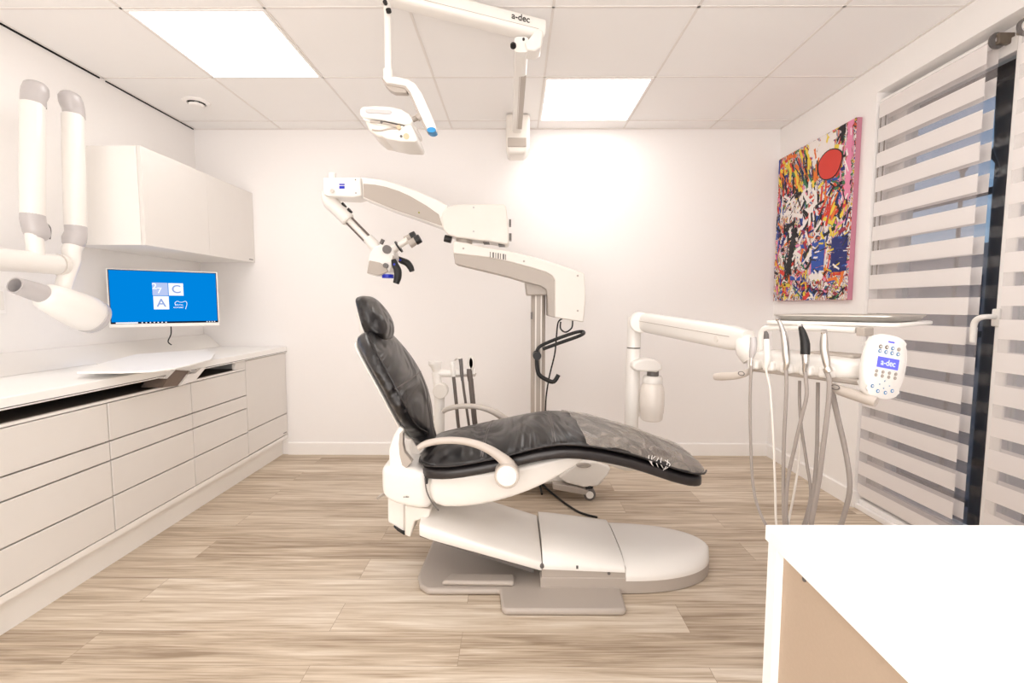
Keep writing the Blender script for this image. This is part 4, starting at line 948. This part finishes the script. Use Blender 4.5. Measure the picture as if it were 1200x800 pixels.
# ------------------------------------------------------------------ X-RAY UNIT on the left wall
xr=thing('xray_unit','white wall-mounted x-ray unit with two grey-capped folded arms and tube head','x-ray unit',(XL,1.75,1.25))
XX=-2.02
def XP(px,py,x=XX): return PX(px,py,x)
bm=BM(); box(bm,(XL+.001,1.45,1.18),(XL+.07,1.72,1.42)); obj('wall_bracket',bm,M['plast'],xr,bev=.012,seg=3)
za=XP(35,307).z
bm=BM(); tube(bm,[V((XL+.07,1.58,za)),V((XX-.03,1.62,za)),V((XX,1.70,za)),V((XX,1.85,za)),V((XX,XP(66,307).y,za))],[.045,.045,.045,.045,.044],20,sm=4); obj('wall_arm',bm,M['plast'],xr)
bm=BM(); c=V((XX,XP(68,309).y,za)); tube(bm,[c,c+V((0,.02,0))],[.047,.046],24); obj('arm_end_ring',bm,M['plastw'],xr)
def sarm(y,lean,sgn_,name):
    z0,z1=(1.425,1.985) if sgn_>0 else (1.41,2.01)
    t=obj('folding_arm',lathe(BM(),(XX,y,z0+.05),(0,lean,1),[(.040,0),(.041,.005),(.041,z1-z0-.10),(.039,z1-z0-.095)],28),M['plast'],xr)
    # caps
    top=V((XX,y+lean*(z1-z0),z1-.05)); bot=V((XX,y,z0+.05))
    for c,dz in((top,1),(bot,-1)):
        bm=BM(); tube(bm,[c-V((0,0,.004*dz)),c+V((0,.0,.03*dz)),c+V((0,.010*sgn_,.06*dz)),c+V((0,.016*sgn_,.085*dz)),c+V((0,.018*sgn_,.098*dz)),c+V((0,.018*sgn_,.104*dz))],[.040,.041,.044,.040,.028,.010],24,sm=3)
        o=obj('joint_cap',bm,M['grey'],t)
    return t
ya=XP(34.5,200).y; yb=XP(84,200).y
sarm(ya,.07,1,'a'); sarm(yb,.05,-1,'b')
bm=BM(); tube(bm,[XP(54,262),XP(58,266),XP(59,272),XP(58,280)],.004,6,sm=3); obj('cable_strap',bm,M['gdark'],xr)
bm=BM(); cyl(bm,(XX,ya,za+.02),(XX,ya,1.42),.030,seg=20); obj('arm_pivot',bm,M['plast'],xr)
xh=thing('dummy','','') if False else None
kx=XX+.03
bm=BM(); tube(bm,[V((XX,yb,1.38)),PX(84,292,XX),PX(84,305,XX),PX(78,322,XX),PX(74,338,XX)],[.032,.036,.034,.032,.030],20,sm=4); obj('drop_fork',bm,M['plast'],xr)
hd0=PX(45,343,XX+.03); hd1=PX(118,375,XX+.03); ax=(hd1-hd0); LL=ax.length
prof=[(.028,0),(.045,.02*LL/.3),(.056,.10*LL),(.070,.32*LL),(.080,.55*LL),(.083,.72*LL),(.074,.88*LL),(.050,.97*LL),(.02,1.0*LL)]
th=obj('tube_head',lathe(BM(),hd0,ax,prof,32),M['plast'],xr,ang=60)
c=hd0+ax*.80; bm=BM(); axn=ax.normalized(); lathe(bm,c+axn*.0,ax,[(.080,0),(.082,.004),(.078,.03),(.070,.033)],32); obj('head_ring',bm,M['grey'],th)
c0=PX(49,344,XX+.03); c1=PX(17,334,XX+.03); cd=(c1-c0)
bm=BM(); d=cd.normalized(); aa_,bb_=frame(d); rings=[]
for s,r in((0,.040),(1,.033),(1,.028),(.1,.028)): rings.append([c0+cd*s+r*(math.cos(t)*aa_+math.sin(t)*bb_) for t in[2*math.pi*k/28 for k in range(28)]])
loft(bm,rings); obj('collimator_cone',bm,M['grey'],th)
# wall switch plate at far left
t=thing('wall_switch','small white switch plate on the left wall below the wall arm','switch',PX(-2,352,XL)); p=PX(2,352,XL+.001)
obj('plate',box(BM(),(XL+.0005,p.y-.05,p.z-.06),(XL+.008,p.y+.01,p.z+.06)),M['base'],t,bev=.002)
obj('rocker',box(BM(),(XL+.008,p.y-.04,p.z-.04),(XL+.011,p.y,p.z+.04)),M['plast'],t,bev=.001)
# socket on back wall
t=thing('wall_socket','white double power socket low on the back wall behind the chair','socket',PY(511,493,YB-.001)); p=PY(509,494,YB)
obj('plate',box(BM(),(p.x-.035,YB-.008,p.z-.06),(p.x+.035,YB-.0005,p.z+.06)),M['base'],t,bev=.002)
for dz in(-.028,.028):
    bm=BM(); lathe(bm,(p.x,YB-.0085,p.z+dz),(0,-1,0),[(.018,0),(.018,.001)],20); o=obj('outlet',bm,M['plastw'],t)
p=PX(963,521,XR)
t=thing('small_wall_outlet','tiny white outlet low on the right wall behind the hanging hoses','socket',p)
obj('plate',box(BM(),(XR-.008,p.y-.03,p.z-.05),(XR-.0005,p.y+.03,p.z+.05)),M['base'],t,bev=.002)
obj('outlet',box(BM(),(XR-.0095,p.y-.012,p.z-.015),(XR-.008,p.y+.012,p.z+.015)),M['plastw'],t)
# ------------------------------------------------------------------ WALL ART (generic abstract graffiti canvas)
AX=XR-.032
y1=PX(1006,135,AX).y; y0=PX(915,185,AX).y; zt_=2.105; zb_=1.132
y1=2.605; y0=3.345
art=thing('canvas_painting','tall colourful graffiti-style abstract canvas with a red patch, on the right wall','painting',(XR,(y0+y1)/2,zb_))
obj('stretcher',box(BM(),(XR-.031,y1+.004,zb_),(XR-.001,y0,zt_)),mat('canvas_edge',(196,130,150),.7),art,flat=True)
def artmat():
    m=bpy.data.materials.new('painted_canvas'); m.use_nodes=True; nt=m.node_tree; L=nt.links.new; b=nt.nodes['Principled BSDF']; b.inputs['Roughness'].default_value=.6
    tc=nt.nodes.new('ShaderNodeTexCoord'); n=nt.nodes.new('ShaderNodeTexNoise'); n.inputs['Scale'].default_value=5; n.inputs['Detail'].default_value=3.5; n.inputs['Distortion'].default_value=2.2
    mp=nt.nodes.new('ShaderNodeMapping'); mp.inputs['Scale'].default_value=(1,1.6,1); L(tc.outputs['Object'],mp.inputs[0]); L(mp.outputs[0],n.inputs['Vector'])
    cr=nt.nodes.new('ShaderNodeValToRGB'); cr.color_ramp.interpolation='CONSTANT'; E_=cr.color_ramp.elements
    cols=[(0,(34,30,48)),(.34,(40,70,150)),(.39,(235,226,222)),(.45,(40,36,44)),(.475,(214,96,60)),(.50,(222,206,200)),(.53,(40,70,140)),(.555,(236,228,222)),(.58,(222,190,60)),(.61,(50,44,60)),(.64,(226,120,150))]
    E_[0].position=0; E_[0].color=srgb(*cols[0][1]); E_[1].position=cols[1][0]; E_[1].color=srgb(*cols[1][1])
    for p,c in cols[2:]: k=E_.new(p); k.color=srgb(*c)
    L(n.outputs['Fac'],cr.inputs[0]); L(cr.outputs[0],b.inputs['Base Color']); return m
obj('painted_face',box(BM(),(XR-.0325,y1+.001,zb_+.001),(XR-.031,y0-.001,zt_-.001)),artmat(),art,flat=True)
AW=y0-y1; AHt=zt_-zb_
def AP(u,w,d): return V((XR-.0326-d,y0-u*AW,zb_+w*AHt))   # u 0 left(far) ..1 right(near)
pal={'w':(240,232,228),'k':(30,26,32),'r':(214,60,48),'o':(232,120,40),'y':(236,208,70),'b':(40,80,170),'n':(28,40,110),'g':(60,120,80),'p':(232,140,175),'m':(150,40,70)}
pm=[mat('paint_'+{'w':'white','k':'black','r':'red','o':'orange','y':'yellow','b':'blue','n':'navy','g':'green','p':'pink','m':'maroon'}[k],v,.6) for k,v in pal.items()]
ki={k:i for i,k in enumerate(pal)}
random.seed(11); bm=BM(); dep=[.0003]
def stroke(u0,w0,u1,w1,th,c):
    dep[0]+=.0000045
    d=V((u1-u0)*1.0).length if False else None
    dx,dz=(u1-u0)*AW,(w1-w0)*AHt; l=math.hypot(dx,dz) or 1; nx,nz=-dz/l*th/2,dx/l*th/2
    pts=[]; n=5
    side=[]
    for k in range(n+1):
        t=k/n; j=random.uniform(.6,1.15); side.append((u0+(u1-u0)*t+nx/AW*j,w0+(w1-w0)*t+nz/AHt*j))
    for k in range(n,-1,-1):
        t=k/n; j=random.uniform(.6,1.15); side.append((u0+(u1-u0)*t-nx/AW*j,w0+(w1-w0)*t-nz/AHt*j))
    f=bm.faces.new([bm.verts.new(AP(min(max(a,.003),.997),min(max(b,.003),.997),dep[0])) for a,b in side]); f.material_index=ki[c]
def cloud(n,u0,u1,w0,w1,cols,lmin,lmax,tmin,tmax,ang=None):
    for _ in range(n):
        u=random.uniform(u0,u1);w=random.uniform(w0,w1);l=random.uniform(lmin,lmax);a=random.uniform(0,math.pi) if ang is None else random.gauss(ang,.3)
        stroke(u,w,u+math.cos(a)*l/AW,w+math.sin(a)*l/AHt,random.uniform(tmin,tmax),random.choice(cols))
cloud(260,0,1,0,1,'wkkkrroybgpnmo',.03,.13,.008,.030)
cloud(60,.12,.6,.45,.72,'wwwwkk',.04,.12,.010,.03)
cloud(40,.45,.85,.80,1.0,'wwwyw',.04,.12,.03,.06)
cloud(60,.05,.6,.70,.90,'oooyykgr',.06,.12,.014,.028,1.9)
cloud(22,.05,.6,.70,.86,'kkn',.05,.11,.006,.011,1.8)
cloud(26,.62,.95,.42,.66,'rrroyk',.05,.12,.010,.024,1.2)
cloud(30,.0,.12,.1,.9,'nkbrw',.04,.10,.01,.02,1.6)
cloud(26,.15,.60,.22,.44,'wwwkw',.05,.10,.015,.03)
cloud(20,.70,.98,.62,.72,'gkgb',.03,.08,.01,.022,.2)
cloud(80,.1,.98,.0,.16,'kwprgymb',.02,.06,.005,.014)
for w in(.18,.22,.26,.30,.34): stroke(.56,w,.72,w+.01,.045,'b'); stroke(.80,w,.98,w+.01,.045,'n')
cloud(30,.54,.98,.16,.38,'wwbyk',.02,.07,.004,.012,.1)
for k in range(3): stroke(.56+.05*k,.13,.60+.05*k,.165,.05,'w')
# dark irregular upright patch at the left and a plain red patch upper right
for k in range(9): stroke(.20+.008*k,.20+.03*k,.26+.01*k,.22+.032*k,.07-.004*k,'k')
cloud(10,.16,.34,.12,.24,'kk',.05,.09,.008,.02,1.57)
dep[0]+=.0001
for rr,c in((1.08,'k'),(1.0,'r')):
    dep[0]+=.0001
    f=bm.faces.new([bm.verts.new(AP(.73+.135*rr*math.cos(a)*(1+.06*math.sin(3*a)),.805+.085*rr*math.sin(a)*(1+.05*math.cos(2*a+1)),dep[0])) for a in[2*math.pi*k/28 for k in range(28)]]); f.material_index=ki[c]
for k in range(16): stroke(.935,k/16,.955,k/16+.07,.05,'p') if k>8 else None
cloud(26,.86,1.0,.45,1.0,'ppkwp',.03,.10,.006,.014,1.57)
obj('paint_strokes',bm,pm,art,flat=True)
# ------------------------------------------------------------------ WINDOWS IN THE RIGHT WALL
WX=XR+.105
w1=thing('window_1',None,None,(WX,2.2,0)); w1['kind']='structure'
def wframe(parent,x0,x1,ya_,yb_,z0,z1,w,name,bw=None):
    bm=BM(); bw=bw or w
    box(bm,(x0,ya_,z0),(x1,ya_+w,z1)); box(bm,(x0,yb_-w,z0),(x1,yb_,z1)); box(bm,(x0,ya_+w,z0),(x1,yb_-w,z0+bw)); box(bm,(x0,ya_+w,z1-w),(x1,yb_-w,z1))
    return obj(name,bm,M['base'],parent,bev=.004)
fr=wframe(w1,WX-.02,WX+.05,OY0,OY1-.001,.001,OZ-.001,.05,'window_frame')
wframe(w1,WX-.035,WX+.03,1.80,OY1-.05,.05,OZ-.05,.06,'window_sash',.09)
obj('pane',box(BM(),(WX-.004,1.86,.14),(WX+.004,OY1-.11,OZ-.11)),M['glass'],w1,flat=True)
bm=BM(); box(bm,(XR-.004,OY0,.001),(WX-.036,OY1-.014,.028)); box(bm,(XR+.02,OY0,.028),(WX-.036,OY1-.014,.05)); struct('trim_4',bm,M['base'],bev=.003)
d1=thing('door_1',None,None,(XR+.04,1.35,0)); d1['kind']='structure'
DX=1.900
DY1=1.872
bm=BM(); sx=DX
for lo,hi in(((sx,DY1-.062,.055),(sx+.055,DY1,OZ-.06)),((sx,.80,.055),(sx+.055,.862,OZ-.06)),((sx,.862,.055),(sx+.055,DY1-.062,.14)),((sx,.862,OZ-.12),(sx+.055,DY1-.062,OZ-.06))): box(bm,lo,hi)
obj('door_leaf_frame',bm,M['base'],d1,bev=.006)
obj('pane',box(BM(),(sx+.024,.862,.14),(sx+.03,DY1-.062,OZ-.12)),M['glass'],d1,flat=True)
hp=PX(1168,372,DX-.005)
hd_=obj('door_handle',(lambda b:(box(b,(DX-.012,hp.y-.016,hp.z-.035),(DX-.001,hp.y+.016,hp.z+.035)),b)[1])(BM()),M['plast'],d1,bev=.005)
bm=BM(); tube(bm,[V((DX-.01,hp.y,hp.z+.003)),V((DX-.05,hp.y,hp.z+.003)),V((DX-.058,hp.y+.02,hp.z-.005)),V((DX-.058,hp.y+.035,hp.z-.03)),V((DX-.056,hp.y+.038,hp.z-.10))],[.010,.010,.011,.011,.009],14,sm=4); obj('lever',bm,M['plast'],hd_)
# zebra blinds
def blind(label,x,ya_,yb_,zr,zbot,off=0,mount=None):
    t=thing('roller_blind',label,'blind',(x,(ya_+yb_)/2,zr),'striped day and night roller blinds')
    r=.021
    obj('roller_tube',(lambda b:(cyl(b,(x,ya_+.004,zr),(x,yb_-.004,zr),r,seg=24),b)[1])(BM()),M['base'],t)
    for y,s in((yb_,1),(ya_,-1)):
        bm=BM(); lathe(bm,(x,y-.006*s,zr),(0,s,0),[(.029,0),(.031,.003),(.031,.010),(.022,.014)],28); o=obj('end_cap',bm,M['gdark'],t)
        bm=BM(); lathe(bm,(x,y+.008*s,zr),(0,s,0),[(.014,0),(.014,.004)],20); obj('cap_centre',bm,M['grey'],o)
        bm=BM(); box(bm,(x-.012,min(y,y+.022*s),zr-.02),(x+mount,max(y,y+.022*s),zr+.022)); obj('wall_bracket',bm,M['bronze'],t,bev=.004)
    # front layer, bottom bar, rear layer
    for nm,xx,za_ in(('front_fabric',x-r-.001,zr),('rear_fabric',x+r+.003,zr)):
        bm=BM(); n=24
        for k in range(n):
            z0=zbot+(za_-zbot)*k/n; z1=zbot+(za_-zbot)*(k+1)/n
            quad(bm,[(xx,ya_+.012,z0),(xx,yb_-.012,z0),(xx,yb_-.012,z1),(xx,ya_+.012,z1)])
        bmesh.ops.remove_doubles(bm,verts=bm.verts,dist=1e-5)
        obj(nm,bm,M['zebra'],t,flat=True)
    bm=BM(); cyl(bm,(x,ya_+.012,zbot-.006),(x,yb_-.012,zbot-.006),.014,seg=16); obj('bottom_bar',bm,M['base'],t)
    return t
ra=PX(1034,120,1.895); rb=PX(1168,49,1.895)
b1_=blind('striped white roller blind over the window, left of the dark gap, beside the painting',1.895,rb.y,ra.y,2.138,.082,mount=.05)
bm=BM(); tube(bm,[V((1.88,OY1-.010,2.13)),V((1.88,OY1-.010,1.20))],.003,6); tube(bm,[V((1.905,OY1-.010,2.13)),V((1.905,OY1-.010,1.20))],.003,6); obj('pull_chain',bm,M['bronze'],b1_)
blind('striped white roller blind on the glazed door at the right edge of the picture',1.855,.86,1.800,2.11,.12,mount=.045)
# ------------------------------------------------------------------ OUTSIDE
sg_=thing('iron_railing','dark wrought-iron security bars outside the window, seen in the gap','railing',(2.22,1.9,0))
dark=mat('wrought_iron',(52,42,46),.5)
for k in range(11):
    y=.70+.17*k; bm=BM(); cyl(bm,(2.22,y,.0),(2.22,y,1.80),.009,seg=8); lathe(bm,(2.22,y,1.75),(0,0,1),[(.006,0),(.024,.03),(.026,.06),(.014,.10),(.002,.13)],12); obj('bar',bm,dark,sg_)
bm=BM(); 
for z in(.12,.95,1.62): box(bm,(2.21,.55,z),(2.23,2.75,z+.03))
obj('cross_rail',bm,dark,sg_,flat=True)
po=thing('shutter_post','dark turned post outside between the window and the glazed door','post',(2.11,1.98,0))
bm=BM(); lathe(bm,(2.13,2.10,0),(0,0,1),[(.038,0),(.038,.3),(.036,1.0),(.038,1.62),(.02,1.70),(.045,1.78),(.05,2.0),(.055,2.05)],16); obj('shaft',bm,dark,po)
obj('lintel',box(BM(),(2.07,1.6,2.06),(2.2,2.9,2.35)),dark,po,flat=True)
bd=thing('building','pale grey neighbouring facade seen faintly through the sheer blind bands','building',(6,3,0))
bmw=mat('render_facade',(150,144,152),.9,noise=.1,scale=2); 
obj('facade',box(BM(),(6,-3,-1),(6.3,10,1.9)),bmw,bd,flat=True)
wn=mat('dark_window',(88,88,108),.3)
for k in range(6): obj('window',box(BM(),(5.96,-1.5+1.9*k,.3),(6.01,-.6+1.9*k,1.5)),wn,bd,flat=True)
struct('trim_5',box(BM(),(RX+.001,-4,-.3),(12,12,-.12)),mat('terrace_paving',(132,126,128),.9,noise=.15,scale=8),flat=True)
# ------------------------------------------------------------------ FOREGROUND DESK
dk=thing('white_desk','large white desk corner in the right foreground with tan inner side','desk',(.9,.25,0))
DZ=.75
c0=PZ(897,614.5,DZ); dirv=(PZ(1094,800,DZ)-c0); dirv.normalize(); rgt=V((-dirv.y,dirv.x,0)); 
if rgt.x<0: rgt=-rgt
rgt=V((1,.004,0)).normalized()
def DP(a,b,z): return V((c0.x,c0.y,z))+rgt*a+dirv*b
obj('desk_top',prism(BM(),[DP(0,0,DZ-.024),DP(1.15,0,DZ-.024),DP(1.15,.95,DZ-.024),DP(0,.95,DZ-.024)],(0,0,.024)),M['desk'],dk,bev=.0012)
obj('end_panel',prism(BM(),[DP(.004,.004,.0),DP(1.146,.004,.0),DP(1.146,.028,.0),DP(.004,.028,.0)],(0,0,DZ-.0245)),M['desk'],dk,flat=True)
obj('side_panel',prism(BM(),[DP(.016,.0285,.0),DP(.034,.0285,.0),DP(.034,.93,.0),DP(.016,.93,.0)],(0,0,DZ-.025)),M['tan'],dk,flat=True)
obj('end_panel',prism(BM(),[DP(.004,.9305,.0),DP(1.146,.9305,.0),DP(1.146,.946,.0),DP(.004,.946,.0)],(0,0,DZ-.0245)),M['desk'],dk,flat=True)
p=DP(.016,.085,DZ-.040); bm=BM(); disc(bm,p,(-1,0,0),.0035,.002,14); obj('screw',bm,M['gdark'],dk)
# ------------------------------------------------------------------ LIGHT
def area(name,loc,tgt,sx,sy,p,col=(1,1,1)):
    l=bpy.data.lights.new(name,'AREA'); l.shape='RECTANGLE'; l.size=sx; l.size_y=sy; l.energy=p; l.color=col
    o=bpy.data.objects.new(name,l); COL.objects.link(o); o.location=loc; o.rotation_euler=(V(tgt)-V(loc)).to_track_quat('-Z','Y').to_euler(); return o
area('front_fill',(-.2,-1.45,1.25),(-.2,3,1.35),3.4,1.9,31,(1,.985,.968))  # added fill lamp behind the camera, not a fixture of the room
area('ceiling_fill',(-.2,-.9,.5),(-.2,.6,2.33),2.6,.9,22,(1,.985,.968))  # added upward fill to brighten the ceiling, an unseen made-up source
wd_=bpy.data.worlds.new('sky_world'); C.world=wd_; wd_.use_nodes=True; nt=wd_.node_tree; bg=nt.nodes['Background']
sky=nt.nodes.new('ShaderNodeTexSky'); sky.sky_type='HOSEK_WILKIE'; sky.turbidity=5; sky.sun_direction=(-.5,.3,.6)
nt.links.new(sky.outputs[0],bg.inputs[0]); bg.inputs[1].default_value=2.2
# ------------------------------------------------------------------ CAMERA
cam=bpy.data.cameras.new('camera'); co=bpy.data.objects.new('camera',cam); COL.objects.link(co)
cam.sensor_width=36; cam.lens=36*F/1200; cam.clip_start=.02; cam.clip_end=100
fwd=ray(600,400).normalized(); right=(ray(700,400)-ray(600,400)).normalized(); upv=right.cross(fwd).normalized()
mt=Matrix((right,upv,-fwd)).transposed().to_4x4(); mt.translation=V((0,0,H)); co.matrix_world=mt
C.camera=co
C.view_settings.view_transform='Standard'; C.view_settings.look='None'; C.view_settings.exposure=0.30; C.view_settings.gamma=1.0
C.cycles.use_denoising=True; C.cycles.max_bounces=10; C.cycles.diffuse_bounces=6; C.cycles.transparent_max_bounces=16; C.cycles.caustics_reflective=False; C.cycles.caustics_refractive=False
